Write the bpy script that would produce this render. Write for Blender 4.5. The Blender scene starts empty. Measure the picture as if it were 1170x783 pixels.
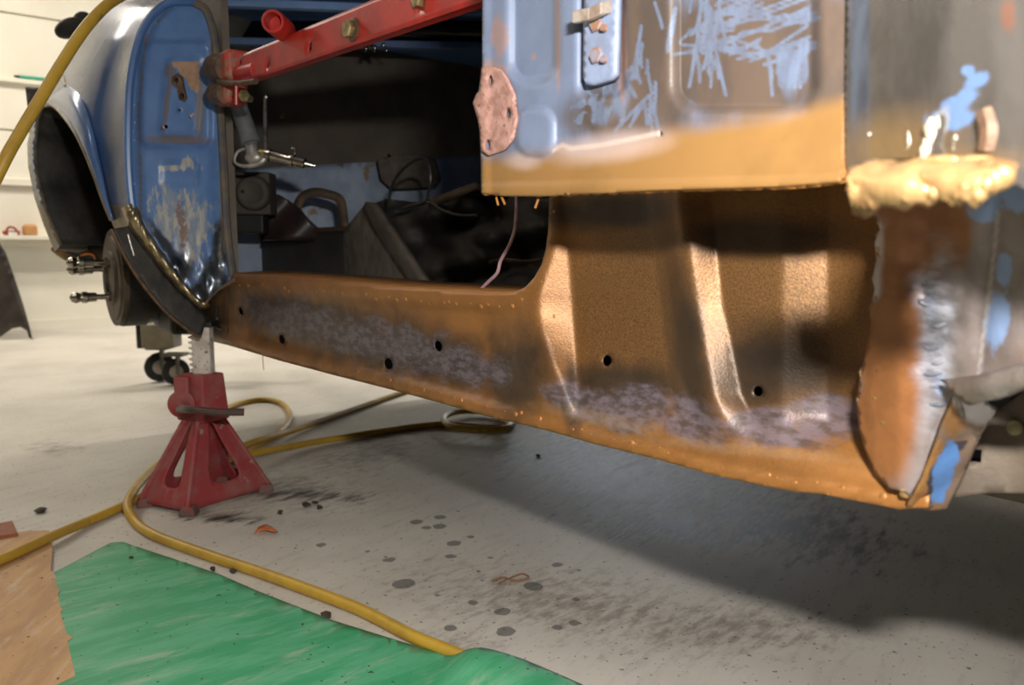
import bpy, bmesh, math, random
import numpy as np
from mathutils import Vector, Matrix
from mathutils.geometry import delaunay_2d_cdt

random.seed(7); RNG = np.random.default_rng(7)
S = bpy.context.scene
COL = S.collection

# ------------------------------------------------------------------ camera
W, H, F = 1170.0, 783.0, 900.0
CAM = np.array([0.0, -0.55, 0.55])
YAW, PITCH = math.radians(37.9), math.radians(6.72)
fwd_h = np.array([-math.cos(YAW), math.sin(YAW), 0.0])
RIGHT = np.array([math.sin(YAW), math.cos(YAW), 0.0])
FWD = fwd_h * math.cos(PITCH) + np.array([0, 0, -math.sin(PITCH)])
UP = np.cross(RIGHT, FWD)
cd = bpy.data.cameras.new('camera'); cam = bpy.data.objects.new('camera', cd); COL.objects.link(cam)
M = Matrix.Identity(4)
for i in range(3):
    M[i][0], M[i][1], M[i][2], M[i][3] = RIGHT[i], UP[i], -FWD[i], CAM[i]
cam.matrix_world = M
cd.sensor_width = 36.0; cd.lens = F / W * 36.0; cd.clip_start = 0.02
cd.dof.use_dof = True; cd.dof.focus_distance = 0.95; cd.dof.aperture_fstop = 7.0
S.camera = cam

# ------------------------------------------------------------------ light
S.view_settings.view_transform = 'Standard'; S.view_settings.look = 'None'
S.view_settings.gamma = 1.0; S.view_settings.use_curve_mapping = False
S.view_settings.exposure = 0.0
wd = bpy.data.worlds.new('world'); S.world = wd; wd.use_nodes = True
wd.node_tree.nodes['Background'].inputs[0].default_value = (1.0, 0.93, 0.82, 1)
wd.node_tree.nodes['Background'].inputs[1].default_value = 0.05

def area(name, loc, target, size, power, col, shape='DISK', size_y=None):
    ld = bpy.data.lights.new(name, 'AREA'); ld.shape = shape; ld.size = size
    if size_y: ld.size_y = size_y
    ld.energy = power; ld.color = col
    o = bpy.data.objects.new(name, ld); COL.objects.link(o)
    o.location = loc
    d = Vector(target) - Vector(loc)
    o.rotation_euler = d.to_track_quat('-Z', 'Y').to_euler()
    return o
# the photographer's flash, up and to the right of the lens
FL = CAM + RIGHT * 0.078 + UP * 0.165
area('flash', FL, FL + FWD + RIGHT * 0.05 - UP * 0.30, 0.06, 13.0, (1.0, 0.95, 0.89), 'RECTANGLE', 0.024)
# ceiling tubes of the workshop
for lx, ly, pw in ((-5.1, -0.9, 62), (-4.6, 2.2, 70), (-1.6, -1.9, 13), (1.2, -1.6, 7)):
    area('ceiling_tube_light', (lx, ly, 2.93), (lx, ly, 0), 0.22, pw, (1.0, 0.92, 0.80), 'RECTANGLE', 1.5)

# daylight from the window in the far side wall
area('window_daylight', (-4.7, 4.50, 1.05), (-4.2, 0, 0.5), 2.8, 30, (0.84, 0.92, 1.0), 'RECTANGLE', 1.5)

# ------------------------------------------------------------------ helpers
def sc(r, g, b):
    f = lambda c: (c / 255 / 12.92) if c / 255 <= 0.04045 else ((c / 255 + 0.055) / 1.055) ** 2.4
    return (f(r), f(g), f(b), 1.0)

def rays(px, py):
    px = np.asarray(px, float); py = np.asarray(py, float)
    return FWD + ((px - W / 2) / F)[..., None] * RIGHT + ((H / 2 - py) / F)[..., None] * UP

def unp(px, py, p0, n, off=0.0):
    """pixel -> point on the plane through p0 with normal n, moved by off along n"""
    d = rays(px, py); n = np.asarray(n, float); p0 = np.asarray(p0, float)
    t = (np.dot(p0 - CAM, n) + off) / (d @ n)
    return CAM + d * np.asarray(t)[..., None]

def proj(P):
    v = np.asarray(P, float) - CAM
    z = v @ FWD
    return np.stack([W / 2 + F * (v @ RIGHT) / z, H / 2 - F * (v @ UP) / z], -1)

def onfloor(px, py, z=0.0):
    return unp(px, py, (0, 0, z), (0, 0, 1.0))
def onY(px, py, y):
    return unp(px, py, (0, y, 0), (0, 1.0, 0))
def onX(px, py, x):
    return unp(px, py, (x, 0, 0), (1.0, 0, 0))

def tag(o, label=None, cat=None, group=None, kind=None):
    if label: o['label'] = label
    if cat: o['category'] = cat
    if group: o['group'] = group
    if kind: o['kind'] = kind
    return o

def thing(name, label, cat, loc, group=None):
    o = bpy.data.objects.new(name, None); COL.objects.link(o)
    o.location = Vector([float(c) for c in loc]); o.empty_display_size = 0.1
    return tag(o, label, cat, group)

def wloc(o):
    v = Vector((0, 0, 0))
    while o is not None:
        v += o.location; o = o.parent
    return v

def link(name, verts, faces, mat, parent=None, smooth=True, attrs=None, kind=None, origin=None):
    verts = np.asarray(verts, float)
    c = np.array([verts[:, 0].mean(), verts[:, 1].mean(), verts[:, 2].min()]) if origin is None else np.asarray(origin, float)
    me = bpy.data.meshes.new(name)
    me.from_pydata((verts - c).tolist(), [], [list(map(int, f)) for f in faces])
    me.validate(); me.update()
    if smooth:
        me.polygons.foreach_set('use_smooth', [True] * len(me.polygons))
    # texture coordinates in metres of the scene are kept as an attribute
    a = me.attributes.new('pos', 'FLOAT_VECTOR', 'POINT'); a.data.foreach_set('vector', verts.astype(np.float32).ravel())
    for k, v in (attrs or {}).items():
        a = me.attributes.new(k, 'FLOAT', 'POINT'); a.data.foreach_set('value', np.asarray(v, np.float32).ravel())
    if mat is not None: me.materials.append(mat)
    o = bpy.data.objects.new(name, me); COL.objects.link(o)
    base = wloc(parent) if parent is not None else Vector((0, 0, 0))
    o.parent = parent
    o.location = Vector([float(x) for x in c]) - base
    if kind: o['kind'] = kind
    return o

def solidify(o, t, offset=1.0):
    m = o.modifiers.new('thickness', 'SOLIDIFY'); m.thickness = t; m.offset = offset
    return o

def bevel(o, w, seg=2):
    m = o.modifiers.new('edge', 'BEVEL'); m.width = w; m.segments = seg; m.limit_method = 'ANGLE'; m.angle_limit = math.radians(35)
    return o

def autosmooth(o, deg=35):
    me = o.data
    bm = bmesh.new(); bm.from_mesh(me)
    for e in bm.edges:
        if len(e.link_faces) == 2 and e.calc_face_angle(0) > math.radians(deg): e.smooth = False
    bm.to_mesh(me); bm.free()
    return o

class G:
    """collects geometry for one mesh"""
    def __init__(s): s.v = []; s.f = []
    def add(s, v, f):
        b = len(s.v); s.v += [list(map(float, p)) for p in v]; s.f += [[i + b for i in q] for q in f]; return s
    def box(s, c, size, ax=None):
        A = np.eye(3) if ax is None else np.asarray(ax, float)
        c = np.asarray(c, float); h = np.asarray(size, float) / 2
        v = [c + A[0] * h[0] * i + A[1] * h[1] * j + A[2] * h[2] * k for k in (-1, 1) for j in (-1, 1) for i in (-1, 1)]
        return s.add(v, [(0, 2, 3, 1), (4, 5, 7, 6), (0, 1, 5, 4), (2, 6, 7, 3), (0, 4, 6, 2), (1, 3, 7, 5)])
    def hexa(s, b, t):
        """bottom and top loops of equal length"""
        n = len(b)
        return s.add(list(b) + list(t), [tuple(range(n))[::-1], tuple(range(n, 2 * n))] + [(i, (i + 1) % n, n + (i + 1) % n, n + i) for i in range(n)])
    def lathe(s, base, axis, prof, n=20, ref=None):
        """prof: list of (distance along axis, radius)"""
        a = np.asarray(axis, float); a = a / np.linalg.norm(a)
        r = np.array([0, 0, 1.0]) if ref is None else np.asarray(ref, float)
        if abs(a @ r) > 0.95: r = np.array([1.0, 0, 0])
        u = np.cross(a, r); u /= np.linalg.norm(u); w = np.cross(a, u)
        v = []; f = []
        for d, R in prof:
            for k in range(n):
                t = 2 * math.pi * k / n
                v.append(np.asarray(base) + a * d + (u * math.cos(t) + w * math.sin(t)) * max(R, 1e-5))
        for i in range(len(prof) - 1):
            for k in range(n):
                f.append((i * n + k, i * n + (k + 1) % n, (i + 1) * n + (k + 1) % n, (i + 1) * n + k))
        f.append(tuple(range(n))[::-1]); m = (len(prof) - 1) * n; f.append(tuple(range(m, m + n)))
        return s.add(v, f)
    def cyl(s, a, b, r, n=16, r2=None):
        a = np.asarray(a, float); b = np.asarray(b, float)
        L = np.linalg.norm(b - a)
        return s.lathe(a, b - a, [(0, r), (L, r if r2 is None else r2)], n)
    def tube(s, pts, r, n=10, sub=6, closed=False):
        P = smooth_path(pts, sub)
        rr = np.full(len(P), r) if np.isscalar(r) else np.interp(np.linspace(0, 1, len(P)), np.linspace(0, 1, len(r)), r)
        v = []; f = []
        T = np.gradient(P, axis=0); T /= np.linalg.norm(T, axis=1)[:, None] + 1e-12
        u = np.cross(T[0], [0.3, 0.2, 1.0]); u /= np.linalg.norm(u)
        for i in range(len(P)):
            u = u - T[i] * (u @ T[i]); u /= np.linalg.norm(u); w = np.cross(T[i], u)
            for k in range(n):
                a = 2 * math.pi * k / n
                v.append(P[i] + (u * math.cos(a) + w * math.sin(a)) * rr[i])
        for i in range(len(P) - 1):
            for k in range(n):
                f.append((i * n + k, i * n + (k + 1) % n, (i + 1) * n + (k + 1) % n, (i + 1) * n + k))
        f.append(tuple(range(n))[::-1]); m = (len(P) - 1) * n; f.append(tuple(range(m, m + n)))
        return s.add(v, f)
    def blob(s, c, r, squash=(1, 1, 1), ax=None, n=8, jit=0.0):
        A = np.eye(3) if ax is None else np.asarray(ax, float)
        v = []; f = []; m = max(4, n // 2 + 1)
        for i in range(1, m):
            th = math.pi * i / m
            for k in range(n):
                ph = 2 * math.pi * k / n
                d = np.array([math.sin(th) * math.cos(ph) * squash[0], math.sin(th) * math.sin(ph) * squash[1], math.cos(th) * squash[2]])
                d = d * (1 + jit * RNG.normal())
                v.append(np.asarray(c) + r * (d @ A))
        top = len(v); v.append(np.asarray(c) + r * (np.array([0, 0, squash[2]]) @ A))
        bot = len(v); v.append(np.asarray(c) - r * (np.array([0, 0, squash[2]]) @ A))
        for i in range(m - 2):
            for k in range(n):
                f.append((i * n + k, (i + 1) * n + k, (i + 1) * n + (k + 1) % n, i * n + (k + 1) % n))
        for k in range(n):
            f.append((top, k, (k + 1) % n)); f.append((bot, (m - 2) * n + (k + 1) % n, (m - 2) * n + k))
        return s.add(v, f)
    def obj(s, name, mat, parent=None, smooth=True, deg=35, kind=None, bev=0, attrs=None):
        o = link(name, s.v, s.f, mat, parent, smooth, attrs, kind)
        if smooth: autosmooth(o, deg)
        if bev: bevel(o, bev)
        return o

def smooth_path(pts, sub=6):
    P = np.asarray(pts, float)
    if len(P) < 3 or sub <= 1: return P
    Q = np.vstack([2 * P[0] - P[1], P, 2 * P[-1] - P[-2]]); out = []
    for i in range(1, len(Q) - 2):
        for t in np.linspace(0, 1, sub, endpoint=False):
            p0, p1, p2, p3 = Q[i - 1:i + 3]
            out.append(0.5 * (2 * p1 + (p2 - p0) * t + (2 * p0 - 5 * p1 + 4 * p2 - p3) * t * t + (3 * p1 - p0 - 3 * p2 + p3) * t ** 3))
    out.append(Q[-2]); return np.array(out)

def dens(poly, step, closed=True):
    P = [np.asarray(p, float) for p in poly]; out = []
    n = len(P)
    for i in range(n if closed else n - 1):
        a, b = P[i], P[(i + 1) % n]; k = max(1, int(np.linalg.norm(b - a) / step))
        out += [a + (b - a) * j / k for j in range(k)]
    if not closed: out.append(P[-1])
    return np.array(out)

def inside(x, y, poly):
    poly = np.asarray(poly); r = np.zeros(np.shape(x), bool); n = len(poly)
    for i in range(n):
        x0, y0 = poly[i]; x1, y1 = poly[(i + 1) % n]
        if y0 == y1: continue
        c = ((y0 > y) != (y1 > y)) & (x < (x1 - x0) * (y - y0) / (y1 - y0) + x0)
        r ^= c
    return r

def circ(cx, cy, rx, ry, n=14, rot=0.0):
    a = np.linspace(0, 2 * math.pi, n, endpoint=False)
    x = rx * np.cos(a); y = ry * np.sin(a)
    return np.stack([cx + x * math.cos(rot) - y * math.sin(rot), cy + x * math.sin(rot) + y * math.cos(rot)], -1)

def sheet(name, outline, mapfn, mat, parent=None, holes=(), step=6.0, thick=0.0015, fields=None, flip=False, edge=None, extra=None, flat=False):
    """a sheet of metal cut to an outline in its own 2-D layout, then shaped by mapfn(u, v) -> xyz"""
    O = dens(outline, edge or step)
    HS = [np.asarray(h, float) for h in holes]
    u0, v0 = O.min(0); u1, v1 = O.max(0)
    gu, gv = np.meshgrid(np.arange(u0 + step / 2, u1, step), np.arange(v0 + step / 2, v1, step))
    gu[1::2] += step * 0.5
    p = np.stack([gu.ravel(), gv.ravel()], -1)
    keep = inside(p[:, 0], p[:, 1], O)
    for h in HS: keep &= ~inside(p[:, 0], p[:, 1], h)
    p = p[keep]
    # drop grid points hugging an edge
    B = np.vstack([O] + HS) if HS else O
    if len(p):
        d = np.full(len(p), 1e9)
        for i in range(0, len(B), 64):
            d = np.minimum(d, np.sqrt(((p[:, None] - B[None, i:i + 64]) ** 2).sum(-1)).min(1))
        p = p[d > step * 0.4]
    pts = [O] + HS + [p] + ([np.asarray(extra, float)] if extra is not None else [])
    allp = np.vstack(pts); edges = []; b = 0
    for L in [O] + HS:
        n = len(L); edges += [(b + i, b + (i + 1) % n) for i in range(n)]; b += n
    sc_ = max(u1 - u0, v1 - v0)
    res = delaunay_2d_cdt([Vector(((q[0] - u0) / sc_, (q[1] - v0) / sc_)) for q in allp], edges, [], 1, 1e-7)
    V = np.array([[q[0] * sc_ + u0, q[1] * sc_ + v0] for q in res[0]])
    cen = np.array([V[list(f)].mean(0) for f in res[2]])
    ok = inside(cen[:, 0], cen[:, 1], O)
    for h in HS: ok &= ~inside(cen[:, 0], cen[:, 1], h)
    faces = [tuple(f)[::-1] if flip else tuple(f) for f, k in zip(res[2], ok) if k]
    P = mapfn(V[:, 0], V[:, 1])
    at = {k: fn(V[:, 0], V[:, 1]) for k, fn in (fields or {}).items()}
    o = link(name, P, faces, mat, parent, not flat, at)
    if thick: solidify(o, thick, -1.0)
    return o

from mathutils import noise as mnoise
def vn(x, y, sx, sy=None, seed=0.0):
    sy = sy or sx; x = np.asarray(x, float); y = np.asarray(y, float)
    f = lambda p, q: mnoise.noise(Vector((p / sx, q / sy, seed))) + .5 * mnoise.noise(Vector((2.1 * p / sx, 2.1 * q / sy, seed + 9)))
    return np.array([f(p, q) for p, q in zip(np.ravel(x), np.ravel(y))]).reshape(np.shape(x))
# ---- paint fields in a sheet's layout
def blobf(x, y, cx, cy, rx, ry, rot=0.0):
    dx, dy = x - cx, y - cy; c, s_ = math.cos(math.radians(rot)), math.sin(math.radians(rot))
    a = (dx * c + dy * s_) / rx; b = (-dx * s_ + dy * c) / ry
    return np.clip(1 - 0.5 * np.sqrt(a * a + b * b), 0, 1)
def blobs(L):
    return lambda x, y: np.max([blobf(x, y, *b) for b in L], axis=0)
def line(x, pts):
    p = np.asarray(pts, float); return np.interp(x, p[:, 0], p[:, 1])
def sline(y, pts, w=14):
    return np.mean([line(y + k, pts) for k in np.linspace(-w, w, 7)], axis=0)
def below(pts, w):
    return lambda x, y: np.clip(0.5 + (y - line(x, pts)) / (2 * w), 0, 1)
def above(pts, w):
    return lambda x, y: np.clip(0.5 - (y - line(x, pts)) / (2 * w), 0, 1)
def polyline(pts, w):
    P = np.asarray(pts, float)
    def fn(x, y):
        d = np.full(np.shape(x), 1e9)
        for a, b in zip(P[:-1], P[1:]):
            ab = b - a; t = np.clip(((x - a[0]) * ab[0] + (y - a[1]) * ab[1]) / (ab @ ab), 0, 1)
            d = np.minimum(d, np.hypot(x - a[0] - t * ab[0], y - a[1] - t * ab[1]))
        return np.clip(1 - 0.5 * d / w, 0, 1)
    return fn
def sm(x, a, b):
    t = np.clip((x - a) / (b - a), 0, 1); return t * t * (3 - 2 * t)
def rrect(x, y, x0, y0, x1, y1, r, w):
    """1 inside a rounded rectangle, falling to 0 over w outside"""
    cx, cy, hx, hy = (x0 + x1) / 2, (y0 + y1) / 2, (x1 - x0) / 2 - r, (y1 - y0) / 2 - r
    d = np.hypot(np.maximum(np.abs(x - cx) - hx, 0), np.maximum(np.abs(y - cy) - hy, 0)) - r
    return 1 - sm(d, 0, w)

# ------------------------------------------------------------------ materials
def nodes(name):
    m = bpy.data.materials.new(name); m.use_nodes = True
    nt = m.node_tree; return m, nt, nt.nodes['Principled BSDF']

def N(nt, t, **kw):
    n = nt.nodes.new(t)
    for k, v in kw.items():
        if k in n.inputs.keys() if isinstance(k, str) else False: n.inputs[k].default_value = v
        else: setattr(n, k, v)
    return n

def noise(nt, co, scale, detail=4, rough=0.6, dist=0.0):
    n = nt.nodes.new('ShaderNodeTexNoise'); n.inputs['Scale'].default_value = scale
    n.inputs['Detail'].default_value = detail; n.inputs['Roughness'].default_value = rough; n.inputs['Distortion'].default_value = dist
    nt.links.new(co, n.inputs['Vector']); return n.outputs['Fac']

def coords(nt, stretch=(1, 1, 1), rot=(0, 0, 0)):
    a = nt.nodes.new('ShaderNodeAttribute'); a.attribute_name = 'pos'
    if stretch == (1, 1, 1) and rot == (0, 0, 0): return a.outputs['Vector']
    m = nt.nodes.new('ShaderNodeMapping'); m.vector_type = 'TEXTURE'; m.inputs['Scale'].default_value = tuple(1.0 / s_ for s_ in stretch); m.inputs['Rotation'].default_value = rot
    nt.links.new(a.outputs['Vector'], m.inputs['Vector']); return m.outputs['Vector']

def math_(nt, op, a, b=None, c=None):
    n = nt.nodes.new('ShaderNodeMath'); n.operation = op
    for i, v in enumerate((a, b, c)):
        if v is None: continue
        if isinstance(v, (int, float)): n.inputs[i].default_value = v
        else: nt.links.new(v, n.inputs[i])
    return n.outputs[0]

def ramp01(nt, v, lo, hi):
    n = nt.nodes.new('ShaderNodeMapRange'); n.interpolation_type = 'SMOOTHSTEP'
    n.inputs['From Min'].default_value = lo; n.inputs['From Max'].default_value = hi
    nt.links.new(v, n.inputs['Value']); return n.outputs['Result']

def mixc(nt, fac, a, b):
    n = nt.nodes.new('ShaderNodeMix'); n.data_type = 'RGBA'
    for sock, v in ((n.inputs[0], fac), (n.inputs[6], a), (n.inputs[7], b)):
        if isinstance(v, (int, float)): sock.default_value = v
        elif isinstance(v, tuple): sock.default_value = v
        else: nt.links.new(v, sock)
    return n.outputs[2]
def mixf(nt, fac, a, b):
    n = nt.nodes.new('ShaderNodeMix'); n.data_type = 'FLOAT'
    for sock, v in ((n.inputs[0], fac), (n.inputs[2], a), (n.inputs[3], b)):
        if isinstance(v, (int, float)): sock.default_value = float(v)
        else: nt.links.new(v, sock)
    return n.outputs[0]

def plain(name, c1, c2=None, rough=0.5, metal=0.0, scale=20, bump=0.0, bscale=200, sharp=(0.35, 0.65), stretch=(1, 1, 1), spots=None, emit=0.0):
    """two tones mixed by noise; spots = (colour, scale, threshold)"""
    m, nt, b = nodes(name); co = coords(nt, stretch)
    c2 = c2 or tuple(x * 0.8 for x in c1[:3]) + (1,)
    col = mixc(nt, ramp01(nt, noise(nt, co, scale), *sharp), c1, c2)
    if spots:
        for (sc3, ss, th) in spots:
            col = mixc(nt, ramp01(nt, noise(nt, co, ss, 3), th, th + 0.04), col, sc3)
    nt.links.new(col, b.inputs['Base Color'])
    b.inputs['Roughness'].default_value = rough; b.inputs['Metallic'].default_value = metal
    if bump:
        bp = nt.nodes.new('ShaderNodeBump'); bp.inputs['Strength'].default_value = bump; bp.inputs['Distance'].default_value = 0.002
        nt.links.new(noise(nt, co, bscale, 3), bp.inputs['Height']); nt.links.new(bp.outputs[0], b.inputs['Normal'])
    if emit:
        b.inputs['Emission Color'].default_value = c1; b.inputs['Emission Strength'].default_value = emit
    return m

def paint(name, base, layers, rough=0.45, metal=0.0, bump=0.15, bscale=300, mott=(0.85, 1.1), mscale=25, speck=0.0, spec=0.5):
    """layers: dicts attr, c (colour) c2, ns noise scale, amp, soft, rough, metal, stretch"""
    m, nt, b = nodes(name); co = coords(nt)
    c1, c2 = base
    b.inputs['Specular IOR Level'].default_value = spec
    col = mixc(nt, ramp01(nt, noise(nt, co, mscale), 0.3, 0.7), c1, c2)
    R = rough; Mt = metal
    for L in layers:
        a = nt.nodes.new('ShaderNodeAttribute'); a.attribute_name = L['attr']
        cc = coords(nt, L.get('stretch', (1, 1, 1)), L.get('rot', (0, 0, 0)))
        nz = noise(nt, cc, L.get('ns', 60), 5, 0.65)
        v = math_(nt, 'ADD', a.outputs['Fac'], math_(nt, 'MULTIPLY', math_(nt, 'SUBTRACT', nz, 0.5), L.get('amp', 0.5)))
        s_ = L.get('soft', 0.05)
        fac = ramp01(nt, v, 0.5 - s_, 0.5 + s_)
        if 'max' in L: fac = math_(nt, 'MULTIPLY', fac, L['max'])
        lc = L['c']
        if 'c2' in L: lc = mixc(nt, ramp01(nt, noise(nt, cc, L.get('cs', 40), 4), 0.38, 0.62), L['c'], L['c2'])
        col = mixc(nt, fac, col, lc)
        if 'rough' in L: R = mixf(nt, fac, R, L['rough'])
        if 'metal' in L: Mt = mixf(nt, fac, Mt, L['metal'])
    if speck:
        sp = ramp01(nt, noise(nt, co, 1400, 2, 0.5), 0.35, 0.65)
        col = mixc(nt, math_(nt, 'MULTIPLY', sp, speck), col, sc(40, 25, 10))
    nt.links.new(col, b.inputs['Base Color'])
    for v, k in ((R, 'Roughness'), (Mt, 'Metallic')):
        if isinstance(v, (int, float)): b.inputs[k].default_value = v
        else: nt.links.new(v, b.inputs[k])
    if bump:
        bp = nt.nodes.new('ShaderNodeBump'); bp.inputs['Strength'].default_value = bump; bp.inputs['Distance'].default_value = 0.0015
        nt.links.new(noise(nt, co, bscale, 4), bp.inputs['Height']); nt.links.new(bp.outputs[0], b.inputs['Normal'])
    return m
# ------------------------------------------------------------------ shared materials
M_wall = plain('white_painted_board', sc(240, 236, 222), sc(232, 226, 210), 0.5, scale=3, sharp=(0.2, 0.8))
M_ceil = plain('ceiling_white', sc(235, 230, 220), None, 0.8, scale=2, sharp=(0.1, 0.9))
M_black = plain('black_dirty_metal', sc(26, 25, 25), sc(44, 41, 38), 0.5, scale=18, bump=0.2)
M_inner = plain('black_interior', sc(98, 90, 80), sc(112, 102, 90), 0.75, scale=7, bump=0.2)
M_carpet = plain('dark_carpet', sc(110, 101, 90), sc(86, 79, 71), 0.95, scale=30, bump=0.6, bscale=900, spots=[(sc(105, 98, 88), 420, 0.68)])
M_blackcloth = plain('black_vinyl', sc(58, 54, 50), sc(72, 67, 60), 0.7, scale=12, bump=0.5, bscale=40)
M_blue = plain('blue_body_paint', sc(84, 118, 172), sc(74, 106, 158), 0.35, scale=8)
M_blue_dusty = plain('dusty_blue_paint', sc(172, 186, 206), sc(142, 156, 178), 0.6, scale=7, spots=[(sc(150, 126, 100), 9, 0.62)])
M_steel = plain('bare_steel', sc(150, 146, 140), sc(110, 105, 98), 0.32, 0.9, scale=40, bump=0.1)
M_chrome = plain('zinc_plated_steel', sc(205, 200, 190), sc(160, 152, 140), 0.22, 1.0, scale=60)
M_rust = plain('rusty_iron', sc(110, 84, 62), sc(78, 62, 50), 0.6, 0.4, scale=60, bump=0.3)
M_red = plain('red_enamel', sc(176, 42, 34), sc(150, 34, 30), 0.42, scale=25, bump=0.08, bscale=60, spots=[(sc(120, 80, 70), 120, 0.66)])
M_redrust = plain('worn_red_enamel', sc(168, 58, 46), sc(136, 100, 82), 0.55, scale=55, bump=0.3, sharp=(0.45, 0.6))
M_jack = plain('dusty_red_jack', sc(152, 58, 60), sc(150, 96, 92), 0.65, scale=16, bump=0.1, sharp=(0.42, 0.75), spots=[(sc(150, 130, 120), 45, 0.68)])
M_brass = plain('brass_bolt', sc(190, 176, 130), sc(120, 105, 70), 0.35, 0.8, scale=60)
M_hose = plain('yellow_rubber_hose', sc(196, 158, 56), sc(178, 142, 54), 0.45, scale=14, spots=[(sc(140, 115, 60), 30, 0.66)])
M_ochre = plain('ochre_primer', sc(166, 114, 58), sc(150, 100, 50), 0.42, 0.25, scale=30, bump=0.2)
M_weld = plain('fresh_weld_metal', sc(180, 146, 98), sc(120, 88, 58), 0.36, 0.55, scale=32, bump=0.6, bscale=110)
M_dark = plain('rubber_black', sc(20, 20, 20), sc(30, 29, 28), 0.6, scale=30)

# ------------------------------------------------------------------ room
XL, XR, YB, YF, HC = -6.4, 3.0, 4.6, -4.2, 3.0
xs = np.unique(np.concatenate([np.linspace(XL, -4, 9), np.arange(-4, 0.3, 0.03), np.linspace(0.3, XR, 8)]))
ys = np.unique(np.concatenate([np.linspace(YF, -0.7, 8), np.arange(-0.7, 2.2, 0.03), np.linspace(2.2, YB, 8)]))
gx, gy = np.meshgrid(xs, ys); fv = np.stack([gx.ravel(), gy.ravel(), np.zeros(gx.size)], -1)
nx, ny = len(xs), len(ys)
ff = [(j * nx + i, j * nx + i + 1, (j + 1) * nx + i + 1, (j + 1) * nx + i) for j in range(ny - 1) for i in range(nx - 1)]
zdep = (fv - CAM) @ FWD
pp = proj(fv); fx = np.where(zdep > 0.3, pp[:, 0], -9e3); fy = np.where(zdep > 0.3, pp[:, 1], -9e3)
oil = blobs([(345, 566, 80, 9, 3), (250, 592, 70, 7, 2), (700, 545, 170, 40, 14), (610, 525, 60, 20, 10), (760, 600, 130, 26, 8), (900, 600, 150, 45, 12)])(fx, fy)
grime = blobs([(330, 560, 120, 25, 5), (420, 520, 90, 25, -10), (640, 690, 230, 45, 8), (520, 740, 60, 30, 0), (60, 512, 40, 12, 0), (250, 590, 60, 12, 0), (820, 720, 200, 40, 0)])(fx, fy)
drops = blobs([(450, 640, 90, 60, 0), (560, 690, 100, 50, 0), (380, 610, 60, 30, 0)])(fx, fy)

def floor_material():
    m, nt, b = nodes('workshop_concrete'); co = coords(nt)
    col = mixc(nt, ramp01(nt, noise(nt, co, 2.2, 5), 0.35, 0.7), sc(208, 203, 194), sc(190, 184, 174))
    col = mixc(nt, math_(nt, 'MULTIPLY', ramp01(nt, noise(nt, coords(nt, (1.0, 5, 1), (0, 0, 1.9)), 7, 6, 0.7), 0.5, 0.72), 0.4), col, sc(160, 152, 142))
    def att(k):
        a = nt.nodes.new('ShaderNodeAttribute'); a.attribute_name = k; return a.outputs['Fac']
    def layer(k, vec, ns, amp, lo, hi):
        v = math_(nt, 'ADD', att(k), math_(nt, 'MULTIPLY', math_(nt, 'SUBTRACT', noise(nt, vec, ns, 6, 0.7), 0.5), amp))
        return ramp01(nt, v, lo, hi)
    st = coords(nt, (1.0, 2.2, 1), (0, 0, 1.65))
    g = layer('grime', st, 26, 2.3, 0.5, 1.2)
    col = mixc(nt, math_(nt, 'MULTIPLY', g, 0.6), col, sc(104, 90, 78))
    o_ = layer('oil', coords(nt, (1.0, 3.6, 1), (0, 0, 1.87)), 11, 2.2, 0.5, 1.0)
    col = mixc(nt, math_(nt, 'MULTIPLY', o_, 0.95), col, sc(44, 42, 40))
    # drips
    vo = nt.nodes.new('ShaderNodeTexVoronoi'); vo.inputs['Scale'].default_value = 21; nt.links.new(coords(nt), vo.inputs['Vector'])
    d = math_(nt, 'ADD', vo.outputs['Distance'], math_(nt, 'MULTIPLY', noise(nt, co, 45, 2), 0.22))
    rnd = nt.nodes.new('ShaderNodeSeparateColor'); nt.links.new(vo.outputs['Color'], rnd.inputs[0])
    th = math_(nt, 'MULTIPLY', math_(nt, 'MULTIPLY', math_(nt, 'POWER', rnd.outputs[0], 1.6), 0.46), ramp01(nt, att('drops'), 0.2, 0.6))
    th = math_(nt, 'ADD', th, 0.07)
    dm = math_(nt, 'LESS_THAN', d, th)
    col = mixc(nt, math_(nt, 'MULTIPLY', dm, 0.75), col, sc(82, 80, 80))
    # small crumbs of dirt
    sp = ramp01(nt, noise(nt, co, 110, 2, 0.5), 0.665, 0.70)
    col = mixc(nt, math_(nt, 'MULTIPLY', sp, 0.7), col, sc(70, 58, 50))
    nt.links.new(col, b.inputs['Base Color'])
    rg = mixf(nt, o_, 0.55, 0.49); rg = mixf(nt, g, rg, 0.7)
    nt.links.new(rg, b.inputs['Roughness'])
    bp = nt.nodes.new('ShaderNodeBump'); bp.inputs['Strength'].default_value = 0.15; bp.inputs['Distance'].default_value = 0.003
    nt.links.new(noise(nt, co, 60, 5), bp.inputs['Height']); nt.links.new(bp.outputs[0], b.inputs['Normal'])
    return m
fl = link('floor', fv, ff, floor_material(), None, True, {'oil': oil, 'grime': grime, 'drops': drops}, 'structure', (0, 0, 0))
tag(fl, 'grey concrete workshop floor with oil stains and scrapes')

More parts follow.
